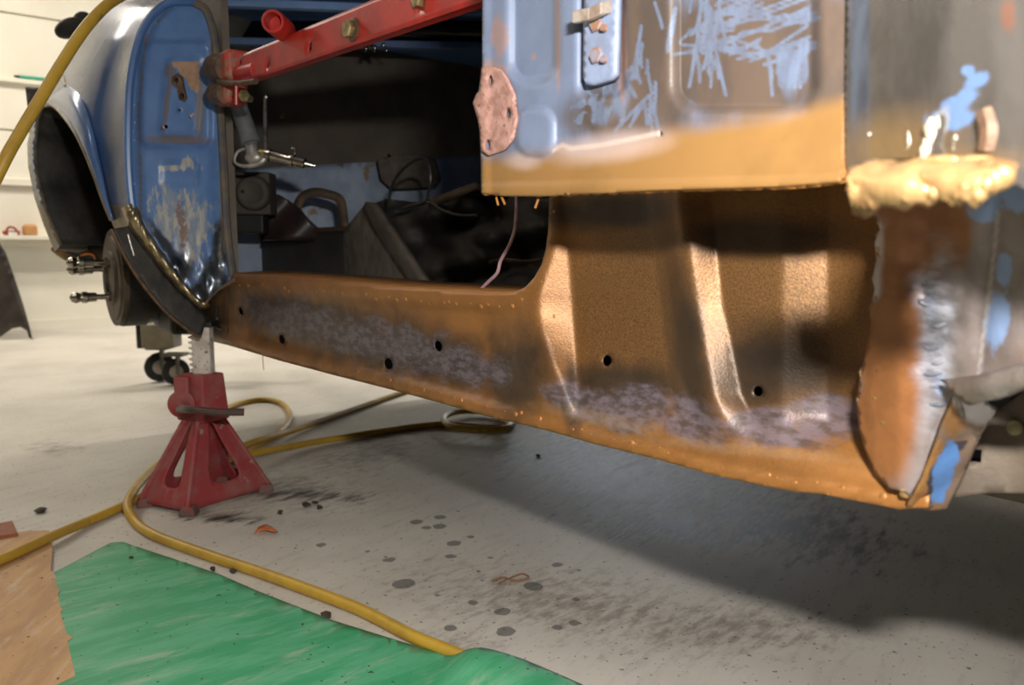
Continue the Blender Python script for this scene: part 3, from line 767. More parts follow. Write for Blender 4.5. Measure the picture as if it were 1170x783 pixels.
# ---- lower half of the fender remnant, close over the sill end
def D_depth(x, y):
    d = line(y, [(150, .055), (230, .060), (300, .072), (400, .082), (500, .096), (580, .106)])
    d = d + line(x, [(980, .012), (1000, .002), (1030, -.004), (1060, 0), (1090, -.004), (1120, -.010), (1170, -.022), (1300, -.04)])
    d = d + .0032 * vn(x, y, 40, 14, 1.0) * rrect(x, y, 1048, 300, 1092, 450, 12, 14) + .002 * vn(x, y, 60, 60, 5.0)
    d = d + .004 * polyline([(1140, 230), (1130, 330), (1118, 440)], 8)(x, y)
    return d
d_out = [(985, 225), (1060, 222), (1130, 205), (1300, 205), (1300, 410), (1170, 428), (1120, 440), (1092, 446), (1076, 480), (1052, 545), (1040, 566), (1032, 560), (1018, 558), (1002, 540), (990, 512), (984, 490), (981, 460), (985, 430), (992, 400), (998, 372), (996, 352), (1002, 330), (999, 318), (1004, 296), (1002, 276), (1008, 262), (1003, 244)]
d_fields = {
 'orange': blobs([(1020, 430, 34, 150, 4), (1045, 290, 45, 75, 12), (1085, 265, 32, 45, 0), (1000, 500, 20, 60, -8), (1060, 240, 60, 25, 0)]),
 'grey': blobs([(1065, 500, 26, 70, 18), (1095, 370, 30, 90, 0), (1075, 430, 30, 70, 5), (1150, 330, 40, 110, 0)]),
 'torn': blobs([(1072, 380, 20, 85, 4), (1068, 330, 22, 26, 20)]),
 'whitee': lambda x, y: np.maximum(polyline([(1005, 262), (1003, 300), (1001, 335)], 7)(x, y) * (x < 1016), polyline([(1120, 440), (1128, 380), (1136, 320), (1145, 240)], 2.4)(x, y)),
 'bluep': blobs([(1145, 360, 14, 40, 10), (1150, 310, 10, 20, 0), (1130, 230, 20, 25, 0), (1075, 440, 8, 16, 0), (1066, 350, 6, 20, 0), (1160, 200, 20, 40, 0)]),
 'brown': blobs([(1165, 390, 40, 40, 0), (1160, 280, 22, 60, 8), (1105, 420, 14, 20, 0)]),
}
m_low = paint('torn_fender_metal', (sc(146, 140, 140), sc(128, 120, 120)), [
    dict(attr='brown', c=sc(122, 96, 80), c2=sc(140, 118, 104), ns=30, amp=.7, soft=.2),
    dict(attr='grey', c=sc(140, 130, 128), c2=sc(118, 108, 104), ns=24, amp=.5, soft=.25, rough=.38, metal=.3),
    dict(attr='orange', c=sc(144, 94, 54), c2=sc(130, 84, 48), ns=22, amp=.4, soft=.14, rough=.42, metal=.2),
    dict(attr='bluep', c=sc(132, 156, 196), ns=45, amp=.9, soft=.07),
    dict(attr='torn', c=sc(168, 172, 184), c2=sc(112, 112, 122), ns=40, amp=.8, soft=.3, cs=50, stretch=(.8, 1, 2.0), rough=.42, metal=.1, max=.85),
    dict(attr='whitee', c=sc(186, 180, 178), ns=50, amp=.6, soft=.35, rough=.4, metal=.2, max=.75),
], rough=.42, metal=.2, bump=.25, bscale=180)
def d_pt(x, y, off=0.0): return unp(np.asarray(x, float), np.asarray(y, float), (0, PY, 0), (0, 1, 0), D_depth(np.asarray(x, float), np.asarray(y, float)) + off)
low = sheet('fender_lower_stub', d_out, d_pt, m_low, car, step=5.5, thick=.002, fields=d_fields)
low['label'] = 'torn lower fender remnant with orange primer streak'
# torn curls
g = G()
for (x, y, L, a) in ((1050, 325, 18, .1), (1045, 348, 24, -.5), (1052, 395, 20, .1), (1050, 425, 22, .05), (1060, 440, 20, 0), (1062, 415, 16, -.2), (1058, 460, 22, .05), (1048, 340, 14, .6), (1062, 372, 16, -.1)):
    pts = [d_pt(x + L * t * math.cos(a), y + L * t * math.sin(a) + 2 * math.sin(t * 3), -.0025 * math.sin(t / 1.5 * math.pi)) for t in np.linspace(0, 1.5, 6)]
    g.tube(pts, [.0005, .0014, .0016, .0014, .001, .0005], 7, 3)
g.obj('torn_curl', plain('torn_curl_metal', sc(150, 152, 160), sc(104, 108, 120), .4, .2, scale=60), low, True, 80)
g = G()
for k in range(26):
    y = RNG.uniform(245, 555); x = line(y, [(244, 1003), (330, 1001), (400, 992), (460, 982), (512, 990), (540, 1002), (560, 1020)]) + RNG.normal() * 1.5
    g.blob(d_pt(x + 2, y), RNG.uniform(.001, .0026), (1, 1, 1.6), n=7, jit=.2)
for x, y in ((1003, 424), (1001, 456), (1008, 540), (1010, 484), (1028, 558), (1030, 565)):
    g.blob(d_pt(x + 4, y), .0036, (1.3, .6, .8), n=8, jit=.15)
g.obj('edge_weld', M_weld, low, True, 80, kind='stuff')
# diagonal folded strip
fs = [(1092, 446), (1110, 444), (1136, 466), (1116, 500), (1097, 545), (1080, 578), (1060, 582), (1034, 575), (1040, 566), (1052, 545), (1076, 480)]
f_fields = {
 'bluep': blobs([(1078, 535, 11, 34, 18), (1085, 515, 10, 16, 0), (1070, 560, 9, 12, 0)]),
 'darkp': blobs([(1066, 548, 7, 26, 18), (1090, 508, 16, 8, -20), (1060, 565, 8, 8, 0)]),
 'goldp': blobs([(1052, 572, 22, 9, 0), (1062, 535, 8, 40, 18), (1090, 470, 14, 26, 15), (1045, 560, 10, 14, 0)]),
 'whitep': blobs([(1115, 465, 22, 16, 30), (1095, 452, 10, 8, 0)]),
}
m_fold = paint('folded_strip_metal', (sc(128, 108, 92), sc(104, 88, 76)), [
    dict(attr='goldp', c=sc(150, 112, 66), c2=sc(124, 90, 56), ns=50, amp=.7, soft=.15, rough=.35, metal=.5),
    dict(attr='whitep', c=sc(190, 190, 194), ns=50, amp=.6, soft=.15, rough=.35, metal=.4),
    dict(attr='darkp', c=sc(60, 54, 58), ns=60, amp=1.0, soft=.1),
    dict(attr='bluep', c=sc(82, 122, 176), ns=60, amp=1.0, soft=.08),
], rough=.36, metal=.45, bump=.5, bscale=120)
def F_depth(x, y):
    xm = line(y, [(440, 1092), (480, 1076), (545, 1052), (580, 1036)])
    return line(y, [(440, .078), (500, .094), (580, .104)]) + .0004 * (x - xm) + .0012 * np.sin(y * .16 + x * .1)
fold = sheet('folded_strip', fs, lambda x, y: unp(x, y, (0, PY, 0), (0, 1, 0), F_depth(x, y)), m_fold, car, step=4, thick=.003, fields=f_fields)
def f_pt(x, y, off=0.0): return unp(np.asarray(x, float), np.asarray(y, float), (0, PY, 0), (0, 1, 0), F_depth(np.asarray(x, float), np.asarray(y, float)) + off)
G().tube([f_pt(x, y, -.002) for x, y in ((1090, 447), (1100, 475), (1112, 492), (1118, 500))], .002, 7, 4).obj('fold_edge', M_steel, fold)
G().tube([f_pt(x, y, -.001) for x, y in ((1136, 466), (1116, 500), (1097, 545), (1080, 578))], .0018, 7, 4).obj('fold_edge', M_steel, fold)
# wheel-arch lip running off to the right
al = [(1078, 437), (1120, 432), (1170, 420), (1300, 385), (1300, 410), (1170, 443), (1140, 456), (1112, 462), (1092, 448)]
def A_depth(x, y): return line(x, [(1078, .078), (1170, .045), (1300, .02)]) - .006 * np.sin(np.clip((y - line(x, [(1078, 437), (1170, 420), (1300, 385)])) / 26, 0, 1) * math.pi)
sheet('arch_lip', al, lambda x, y: unp(x, y, (0, PY, 0), (0, 1, 0), A_depth(x, y)), plain('pale_grey_lip', sc(126, 118, 112), sc(100, 90, 82), .4, .3, scale=30, bump=.3), car, step=6, thick=.003)
# inner splash panel behind it
m_spl = plain('brown_grey_splash', sc(100, 89, 76), sc(80, 70, 60), .6, scale=14, bump=.3, spots=[(sc(90, 76, 62), 30, .62)])
so = [(1088, 568), (1095, 540), (1112, 520), (1124, 480), (1150, 462), (1172, 448), (1300, 420), (1300, 575), (1170, 563), (1130, 562)]
spl = sheet('splash_panel', so, lambda x, y: unp(x, y, (0, .03, 0), (0, 1, 0), .004 * np.sin(x * .05)), m_spl, car, [[(1106, 512), (1122, 513), (1121, 528), (1104, 527)]], step=8, thick=.003)
G().box((-.12, .08, .52), (.2, .01, .2)).obj('inner_fender', M_black, car, False)
G().lathe(unp(1160, 489, (0, .03, 0), (0, 1, 0)), (0, -1, 0), [(0, .0048), (.002, .0048), (.003, .003)], 16).obj('grommet', plain('pale_plug', sc(150, 142, 104), None, .5), spl)
# boxed-in structure ahead of the kick panel so the gap above is dark
G().box((-.35, .16, .70), (.75, .01, .35)).obj('cowl_side', M_inner, car, False)
G().box((.06, .78, .72), (.012, 1.26, .74)).obj('firewall', M_inner, car, False)

# ---- rear quarter: door jamb
def Pz(px, py, z): return CAM + rays(np.asarray(px, float), np.asarray(py, float)) * z
JX = -1.66
j_outer = [(152, 246), (147, 190), (147, 120), (151, 78), (159, 44), (170, 22), (186, 7), (200, 2)]
j_out = j_outer + [(222, 3), (235, 12), (244, 40), (249, 80), (252, 130), (256, 200), (260, 270), (267, 318), (252, 331), (237, 346), (226, 343), (207, 320), (186, 290), (166, 260)]
def J_depth(x, y):
    xo = line(y, [(2, 200), (7, 186), (22, 170), (44, 159), (78, 151), (120, 147), (190, 147), (246, 152), (290, 186), (343, 226)])
    e = x - xo
    d = 0.010 * (1 - sm(e, 4, 17))
    d = d - 0.012 * rrect(x, y, 162, 50, 238, 165, 8, 6)
    d = d - .006 * sm(x, 236, 250) * (1 - sm(y, 300, 320))
    # tapered striker depression
    d = d - .004 * rrect(x + (y - 110) * .1, y, 188, 68, 226, 153, 6, 5)
    d = d + .003 * rrect(x, y, 186, 188, 225, 210, 3, 3)
    d = d + .006 * np.sin(x * .22) * np.sin(y * .17) * blobf(x, y, 240, 312, 24, 20) + .0015 * np.sin(x * .5) * sm(y, 250, 300)
    return d
j_fields = {
 'bare': blobs([(205, 248, 30, 26, 20), (195, 238, 10, 26, -15), (222, 265, 10, 40, 0), (232, 255, 5, 25, 0), (210, 275, 16, 26, 0), (200, 192, 22, 3, 0), (214, 186, 8, 6, 0), (185, 262, 6, 20, -30)]),
 'rustp': blobs([(206, 250, 4, 14, 0), (210, 268, 4, 14, 0), (203, 238, 4, 6, 0)]),
 'tan': lambda x, y: inside(x, y, [(194, 70), (227, 70), (228, 106), (219, 103), (211, 90), (200, 78)]) * 1.0,
 'brown': lambda x, y: np.max([blobs([(205, 160, 40, 5, 2), (228, 120, 5, 40, 0), (190, 120, 3, 40, 6), (246, 60, 6, 50, 0), (254, 200, 4, 90, 0), (195, 85, 6, 14, -20)])(x, y), .6 * (np.abs(x - line(y, [(2, 203), (7, 192), (44, 166), (120, 158), (246, 160), (343, 232)])) < 2.5)], axis=0),
 'metal': blobs([(243, 318, 16, 24, 0), (205, 310, 14, 20, 30), (250, 290, 8, 40, 0), (230, 335, 20, 12, 0), (258, 250, 5, 50, 0)]),
 'dark': blobs([(200, 300, 8, 8, 0), (188, 280, 6, 30, -35)]),
}
m_jamb = paint('blue_jamb_paint', (sc(94, 128, 180), sc(84, 116, 166)), [
    dict(attr='metal', c=sc(120, 124, 126), c2=sc(86, 96, 110), ns=40, amp=.6, soft=.2, rough=.28, metal=.8),
    dict(attr='brown', c=sc(112, 96, 78), ns=60, amp=.5, soft=.15, max=.75),
    dict(attr='bare', c=sc(176, 172, 162), c2=sc(126, 140, 162), ns=70, amp=1.9, soft=.14, cs=60, stretch=(1, 1.6, .5)),
    dict(attr='rustp', c=sc(116, 76, 62), ns=110, amp=1.8, soft=.15, max=.7),
    dict(attr='dark', c=sc(60, 66, 76), ns=50, amp=.8, soft=.2),
    dict(attr='tan', c=sc(172, 138, 112), c2=sc(150, 118, 94), ns=60, amp=.5, soft=.1, rough=.7),
], rough=.36, metal=0, bump=.1, bscale=200)
def j_pt(x, y, off=0.0): return unp(np.asarray(x, float), np.asarray(y, float), (JX, 0, 0), (1, 0, 0), J_depth(np.asarray(x, float), np.asarray(y, float)) + off)
jh = [circ(201.5, 92, 2.2, 3, 8), circ(208, 110, 2.6, 3.6, 8), circ(217.5, 133, 2.2, 2.2, 8), circ(186, 146, 2.2, 2.4, 8), circ(205, 126, 1.4, 1.6, 6)]
jamb = sheet('door_jamb', j_out, j_pt, m_jamb, car, jh, step=3.6, thick=.002, fields=j_fields)
jamb['label'] = 'blue door jamb with bare scraped patches'
G().tube([j_pt(x, y, .001) for x, y in j_outer + [(222, 3)]], .0075, 9, 5).obj('jamb_rim', M_blue, jamb)
sp_ = sheet('striker_plate', [(203, 84), (209, 88), (211, 100), (214, 112), (211, 117), (204, 114), (202, 102), (196, 96), (196, 88)], lambda x, y: j_pt(x, y, .0015), M_rust, jamb, [circ(201.5, 92, 2, 2.8, 8), circ(208, 110, 2.3, 3.3, 8)], step=3, thick=.002)
for cx, cy in ((217, 133), (186, 146)):
    G().lathe(j_pt(cx + 3, cy - 1, -.001), (1, 0, 0), [(0, .007), (.002, .0065), (.003, .004)], 12).obj('hole_collar', plain('primer_collar', sc(190, 160, 140), sc(120, 90, 70), .5, scale=120), jamb)
G().box((JX - .04, -.06, .80), (.004, .12, .36)).obj('jamb_backing', M_black, car, False)
g = G()
for x, y in dens([(163, 250), (158, 190), (158, 120), (163, 78), (171, 46), (181, 26), (192, 14), (205, 8)], 9, False):
    if RNG.random() < .6: g.blob(j_pt(x - 5 + RNG.normal(), y, .001), .0024, (.7, 1, 1.2), n=7)
g.obj('jamb_weld_spot', plain('blue_spot', sc(150, 175, 205), sc(80, 115, 170), .3, scale=200), jamb, True, 80, kind='stuff')
G().tube([j_pt(x, y, .004) for x, y in ((222, 3), (235, 12), (244, 40), (249, 80), (252, 130), (256, 200), (260, 270), (266, 316))], .0085, 8, 4).obj('door_seal_channel', plain('brown_seal', sc(112, 100, 84), sc(84, 84, 88), .5, .1, scale=30, bump=.3), car)
# ledge where the jamb meets the sill
sheet('jamb_foot', [(232, 352), (236, 343), (250, 330), (268, 316), (271, 322), (262, 327), (250, 332), (240, 342)], lambda x, y: unp(x, y, (JX + .035, 0, 0), (1, 0, 0), .002 * np.sin(x * .3)), M_rust, car, step=4, thick=.003)
# bright ragged flange down the lower edge
fl_a = [(150, 232), (158, 240), (164, 256), (184, 287), (205, 317), (226, 341), (238, 345)]
fl_b = [(139, 238), (150, 262), (172, 292), (196, 322), (214, 340), (230, 353), (240, 350)]
m_fl = plain('bare_flange', sc(176, 160, 126), sc(110, 96, 76), .32, .7, scale=45, bump=.6, bscale=60)
A_ = smooth_path(np.array(fl_a, float)); B_ = smooth_path(np.array(fl_b, float)); rows = []
for k, t_ in enumerate((0, .35, .7, 1.0)):
    q = A_ * (1 - t_) + B_ * t_
    rows.append(unp(q[:, 0], q[:, 1], (JX, 0, 0), (1, 0, 0), np.full(len(q), (.012, .026, .018, -.004)[k]) + .003 * np.sin(np.arange(len(q)) * 1.7 + k)))
n_ = len(A_); fvv = np.vstack(rows); fff = [(r * n_ + i, r * n_ + i + 1, (r + 1) * n_ + i + 1, (r + 1) * n_ + i) for r in range(3) for i in range(n_ - 1)]
solidify(link('lower_flange', fvv, fff, m_fl, car), .003, 0)

# ---- rear fender skin: swells out behind the jamb, then rounds away over the wheel
SIL = [(-60, 190), (-8, 140), (2, 128), (14, 112), (28, 98), (48, 84), (70, 71), (95, 57), (118, 45), (140, 37), (165, 32), (190, 33), (225, 40), (255, 50), (285, 62), (310, 74)]
JO = [(-60, 260), (-12, 225), (2, 200), (7, 186), (22, 170), (44, 159), (78, 151), (120, 147), (190, 147), (246, 152), (262, 160), (310, 190)]
def fz(x, y):
    xo = line(y, JO); xs_ = line(y, SIL)
    zj = ((unp(xo, y, (JX, 0, 0), (1, 0, 0), .004) - CAM) @ FWD)
    t = np.clip((xo - x) / (xo - xs_), 0, 1)
    # shallow channel next to the jamb, then the swelling
    return zj + .34 * t + .30 * (1 - np.sqrt(1 - np.minimum(t, .992) ** 2)) + .020 * np.sin(np.clip(t / .35, 0, 1) * math.pi) - .03 * np.sin(np.clip((t - .3) / .6, 0, 1) * math.pi)
def fen(x, y, off=0.0):
    x = np.asarray(x, float); y = np.asarray(y, float)
    return Pz2(x, y, fz(x, y) - off)
def Pz2(x, y, z): return CAM + rays(x, y) * np.asarray(z)[..., None]
arch = [(128, 252), (118, 228), (108, 200), (97, 172), (86, 150), (75, 133), (66, 124), (57, 120), (49, 124), (44, 138), (41, 160), (42, 195), (48, 222), (57, 250), (70, 280)]
arch = [tuple(q) for q in smooth_path(np.array(arch, float), 3)]
f_out = [(x, y) for y, x in JO[1:10]] + [(158, 258), (133, 264)] + arch + [(63, 287)] + [(x, y) for y, x in SIL[1:-2][::-1]]
f_fields = {
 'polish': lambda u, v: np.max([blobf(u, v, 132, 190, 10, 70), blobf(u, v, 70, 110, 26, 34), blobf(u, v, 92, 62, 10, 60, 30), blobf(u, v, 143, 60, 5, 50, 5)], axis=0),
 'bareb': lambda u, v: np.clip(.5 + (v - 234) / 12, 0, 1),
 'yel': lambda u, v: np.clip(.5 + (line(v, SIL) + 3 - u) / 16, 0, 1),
}
m_fen = paint('blue_grey_fender_paint', (sc(66, 92, 136), sc(56, 82, 126)), [
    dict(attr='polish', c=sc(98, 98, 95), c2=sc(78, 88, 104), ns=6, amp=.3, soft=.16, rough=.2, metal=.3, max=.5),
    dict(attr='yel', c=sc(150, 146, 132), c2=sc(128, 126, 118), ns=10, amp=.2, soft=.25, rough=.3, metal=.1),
    dict(attr='bareb', c=sc(140, 128, 104), c2=sc(110, 100, 84), ns=40, amp=.6, soft=.15, rough=.4, metal=.5),
], rough=.26, metal=.05, bump=.0, mscale=5, spec=.14)
fender = sheet('rear_fender', f_out, lambda u, v: fen(u, v), m_fen, car, step=3.6, thick=.002, fields=f_fields, edge=5)
fender['label'] = 'rounded blue-grey polished rear fender'
# the fender goes on rearward and over the top beyond its outline
sil = np.array([(x, y) for y, x in SIL[:-1]], float); sA = fen(sil[:, 0], sil[:, 1])
sB = sA + np.array([-.18, .16, -.02]); sC_ = sA + np.array([-.30, .45, -.06])
n_ = len(sA); fvv = np.vstack([sA, sB, sC_]); fff = [(r * n_ + i, r * n_ + i + 1, (r + 1) * n_ + i + 1, (r + 1) * n_ + i) for r in range(2) for i in range(n_ - 1)]
solidify(link('tail_panel', fvv, fff, plain('pale_tail_paint', sc(140, 138, 128), None, .35, .1, scale=5), car), .003, 0)
# flared lip round the front of the arch
fa = smooth_path(np.array([(51, 116), (62, 121), (74, 133), (86, 150), (98, 174), (109, 202), (119, 230), (128, 252)], float), 4)
fb_ = smooth_path(np.array([(78, 97), (90, 106), (98, 122), (105, 144), (111, 170), (117, 198), (123, 228), (130, 252)], float), 4)
rows = []
for (t_, off) in ((0, -.006), (.04, .020), (.5, .030), (.93, .016), (1.0, .0)):
    q = fa * (1 - t_) + fb_ * t_; rows.append(fen(q[:, 0], q[:, 1], off))
n_ = len(fa); fvv = np.vstack(rows); fff = [(r * n_ + i, r * n_ + i + 1, (r + 1) * n_ + i + 1, (r + 1) * n_ + i) for r in range(4) for i in range(n_ - 1)]
solidify(link('arch_flare', fvv, fff, plain('blue_flare_paint', sc(96, 126, 178), sc(80, 108, 158), .22, .2, scale=10), car), .003, 0)
G().tube(fen(fa[:, 0], fa[:, 1], .012), .0055, 7, 1).obj('flare_rim', plain('flare_rim', sc(136, 122, 98), sc(104, 94, 78), .4, .3, scale=30), car)
fr_ = np.array([(76, 99), (72, 80), (75, 60), (84, 44)], float)
G().tube(fen(fr_[:, 0], fr_[:, 1], .003), .006, 8, 5).obj('fender_bead', plain('fender_bead', sc(140, 130, 108), None, .35, .3), car)
# arch edge, wheel well
ar = np.array(arch); ae = fen(ar[:, 0], ar[:, 1]); G().tube(ae, .004, 7, 1).obj('arch_edge', plain('dull_edge', sc(128, 122, 108), sc(90, 86, 78), .4, .4, scale=30), car)
m_well = plain('black_underseal', sc(36, 35, 35), sc(58, 54, 50), .6, scale=14, bump=.9, bscale=50)
mid_ = ae + np.array([-.10, .12, .0]); inner = ae + np.array([-.16, .30, -.02])
n_ = len(ae); fvv = np.vstack([ae, mid_, inner]); fff = [(r * n_ + i, r * n_ + i + 1, (r + 1) * n_ + i + 1, (r + 1) * n_ + i) for r in range(2) for i in range(n_ - 1)]
solidify(link('wheel_well', fvv, fff, m_well, car), .003, 0)
sheet('well_back', [(30, 100), (150, 100), (170, 270), (160, 330), (110, 306), (96, 302), (80, 300), (50, 250)], lambda x, y: Pz2(x, y, 2.36 + .02 * vn(x, y, 30, 30) - .0012 * (x - 60)), m_well, car, step=7, thick=.004)
G().tube([Pz(x, y, 2.25) for x, y in ((62, 283), (72, 291), (86, 299), (104, 309))], .012, 8, 4).obj('skirt_edge', plain('copper_skirt', sc(150, 118, 70), sc(112, 90, 60), .4, .5, scale=40), car)
G().tube([Pz(x, y, 2.2) for x, y in ((92, 291), (99, 289), (108, 291), (112, 300))], .006, 7, 4).obj('copper_pipe', plain('copper_pipe', sc(190, 120, 60), None, .3, .8), car)
# black splash lip sweeping under the jamb
bl = [(127, 262), (158, 256), (170, 284), (194, 322), (228, 354), (236, 362), (230, 384), (222, 382), (190, 357), (158, 318), (138, 284)]
sheet('splash_lip', bl, lambda x, y: unp(x, y, (JX - .02, 0, 0), (1, 0, 0), .010 * np.sin((x - y) * .02)), m_well, car, step=6, thick=.004)
G().tube([unp(x, y, (JX - .015, 0, 0), (1, 0, 0)) for x, y in ((127, 262), (138, 284), (158, 318), (190, 357), (222, 382), (230, 384))], .0035, 7, 4).obj('lip_edge', M_rust, car)
G().tube([unp(x, y, (JX - .008, 0, 0), (1, 0, 0)) for x, y in ((146, 268), (150, 282), (153, 292))], .002, 6, 3).obj('lip_scratch', M_steel, car)

# ---- brake drum and studs
DC = Pz(127, 318, 1.86); DR = .113
disc = G().lathe(DC, (0, 1, 0), [(0, .045), (-.006, .045), (-.006, .062), (0, .066), (0, DR * .86), (.004, DR * .9), (.004, DR), (.016, DR)], 40).obj('brake_disc', plain('brown_iron_disc', sc(96, 84, 68), sc(66, 60, 52), .5, .5, scale=25, bump=.1), car)
drum = G().lathe(DC + np.array([0, .016, 0]), (0, 1, 0), [(0, DR * 1.02), (.05, DR * 1.02), (.052, DR * .96), (.075, DR * .96), (.08, DR * 1.05), (.13, DR * 1.0), (.14, .05)], 36).obj('brake_drum', M_black, car)
for (px_, py_) in ((121, 300), (125, 339), (117, 303)):
    far = px_ == 117
    b0 = Pz(px_, py_, 1.86) if not far else DC + np.array([-.06, 0, .02])
    st = G().lathe(b0, (0, -1, 0), [(-.012, .0065), (.05, .0065)], 12).obj('stud', M_chrome, disc)
    G().lathe(b0 - np.array([0, .028, 0]), (0, -1, 0), [(0, .0105), (.018, .0115), (.02, .0135), (.030, .0135), (.032, .0095), (.036, .0115), (.043, .0135), (.051, .010), (.055, .003)], 14).obj('lug_nut', M_chrome, st)
    G().lathe(b0, (0, -1, 0), [(-.008, .012), (.002, .012), (.003, .009)], 14).obj('washer', M_rust, st)
G().tube([DC + np.array([.02, .12, -.02]), DC + np.array([.12, .16, -.045]), DC + np.array([.3, .22, -.02])], .032, 10, 5).obj('axle_arm', M_black, car)
G().box(DC + np.array([.13, .14, -.085]), (.12, .12, .08)).obj('spring_plate', M_black, car, False, bev=.01)

# ---- shell and interior
G().box((-.95, .78, .345), (2.7, 1.2, .012)).obj('floor_pan', M_inner, car, False)
G().box((-1.3, .74, 1.31), (2.9, 1.36, .02)).obj('roof', M_blue, car, False, bev=.005)
G().box((-1.35, 1.42, .84), (2.9, .02, .94)).obj('far_side', M_inner, car, False)
G().box((-2.75, .72, .86), (.02, 1.4, .92)).obj('rear_wall', M_inner, car, False)
G().hexa([(-1.72, .06, 1.14), (-1.84, .06, 1.14), (-1.84, .13, 1.14), (-1.72, .13, 1.14)], [(-1.72, .10, 1.305), (-1.86, .10, 1.305), (-1.86, .17, 1.305), (-1.72, .17, 1.305)]).obj('pillar', M_inner, car, False, bev=.004)
G().hexa([(-1.70, .015, .36), (-2.75, .13, .36), (-2.75, .15, .36), (-1.70, .03, .36)], [(-1.70, .015, 1.31), (-2.75, .13, 1.31), (-2.75, .15, 1.31), (-1.70, .03, 1.31)]).obj('inner_quarter', M_inner, car, False)
def bar(name, a, b, h, d, mat, parent, bev=.003):
    a = np.asarray(a, float); b = np.asarray(b, float); ax = b - a; L = np.linalg.norm(ax); ax /= L
    w_ = np.cross(ax, [0, 0, 1]); w_ /= np.linalg.norm(w_); up_ = np.cross(w_, ax)
    return G().box((a + b) / 2, (L, d, h), [ax, w_, up_]).obj(name, mat, parent, False, bev=bev)
M_blue_in = plain('blue_inner_paint', sc(140, 178, 232), sc(126, 162, 214), .4, scale=6)
bar('rear_window_frame', Pz(225, 2, 2.15), Pz(640, 18, 2.55), .022, .03, M_blue_in, car)
bar('rear_window_frame', Pz(235, 47, 2.3), Pz(640, 55, 2.6), .02, .03, plain('dark_blue_paint', sc(96, 122, 168), None, .4), car)
M_blk_gloss = plain('dark_glass', sc(14, 15, 17), None, .15)
sheet('rear_glass', [(240, 8), (640, 20), (640, 52), (240, 44)], lambda x, y: Pz(x, y, 2.6), M_blk_gloss, car, step=40, thick=.004)
sheet('rear_bulkhead', [(255, 196), (330, 190), (440, 185), (550, 178), (640, 172), (640, 330), (255, 330)], lambda x, y: unp(x, y, (-2.3, 0, 0), (1, 0, 0), .015 * sm(y, 188, 200) + .006 * np.sin(x * .05)), M_blue_dusty, car, step=10, thick=.003)
sheet('bulkhead_pad', [(430, 184), (450, 180), (480, 179), (494, 184), (500, 205), (494, 213), (445, 215), (434, 205)], lambda x, y: unp(x, y, (-2.22, 0, 0), (1, 0, 0), .03 * blobf(x, y, 464, 197, 36, 20)), M_carpet, car, step=5, thick=.02)
sheet('seat_rail_box', [(255, 271), (300, 267), (425, 261), (425, 345), (255, 345)], lambda x, y: unp(x, y, (0, .30, 0), (0, 1, 0)), plain('dark_grey_vinyl', sc(58, 55, 52), sc(44, 42, 40), .6, scale=9), car, step=12, thick=.004)
G().tube([unp(x, y, (0, .29, 0), (0, 1, 0)) for x, y in ((255, 270), (300, 266), (425, 260))], .006, 6, 2).obj('rail_edge', M_rust, car)
# heater box and flap in the rear corner
hb = Pz(291, 222, 1.9)
g = G().box(hb, (.09, .06, .10), [RIGHT, fwd_h, (0, 0, 1)]); g.lathe(hb + RIGHT * .01, -fwd_h, [(.028, .042), (.05, .040), (.055, .03), (.05, .02)], 20)
g.obj('blower_box', M_blackcloth, car, True, bev=.004)
G().lathe(Pz(277.5, 219, 1.85), -fwd_h, [(0, .005), (.004, .004)], 8).obj('blower_screw', M_chrome, car)
G().box(Pz(288, 255, 1.93), (.07, .05, .05), [RIGHT, fwd_h, (0, 0, 1)]).obj('blower_foot', M_dark, car, False, bev=.004)
sheet('vinyl_flap', [(306, 222), (318, 222), (345, 240), (366, 262), (362, 275), (300, 275), (304, 245)], lambda x, y: Pz(x, y, 2.0) + np.outer(.02 * np.sin((x + y) * .07), fwd_h), plain('brown_black_vinyl', sc(56, 44, 40), sc(40, 34, 32), .4, scale=14), car, step=5, thick=.004)
# webbing strap loop
def ribbon(name, pts, wid, nrm, mat, parent, thick=.002):
    P = smooth_path(pts, 6); T = np.gradient(P, axis=0); nrm = np.asarray(nrm, float)
    w_ = np.cross(T, nrm); w_ /= np.linalg.norm(w_, axis=1)[:, None]
    return strip(name, P + w_ * wid / 2, P - w_ * wid / 2, mat, parent, thick)
ribbon('belt_strap', [Pz(x, y, 2.05) for x, y in ((338, 240), (345, 226), (358, 220), (374, 222), (388, 228), (392, 245), (394, 264))], .024, FWD, plain('brown_webbing', sc(92, 74, 54), sc(62, 52, 42), .7, scale=25, spots=[(sc(150, 108, 56), 14, .6)]), car, .003)
# chrome catch under the brace bar
g = G()
for dx, dy, r in ((0, 0, .013), (6, 5, .010), (-4, 6, .008), (16, 2, .007), (20, 8, .005)): g.blob(Pz(422 + dx, 50 + dy, 2.3), r, (1, .8, 1.1), n=8, jit=.12)
g.obj('chrome_catch', M_chrome, car, True, 80)
G().blob(Pz(322, 133, 2.5), .009, (1, .6, .8), n=7, jit=.2).obj('trim_clip', M_brass, car)

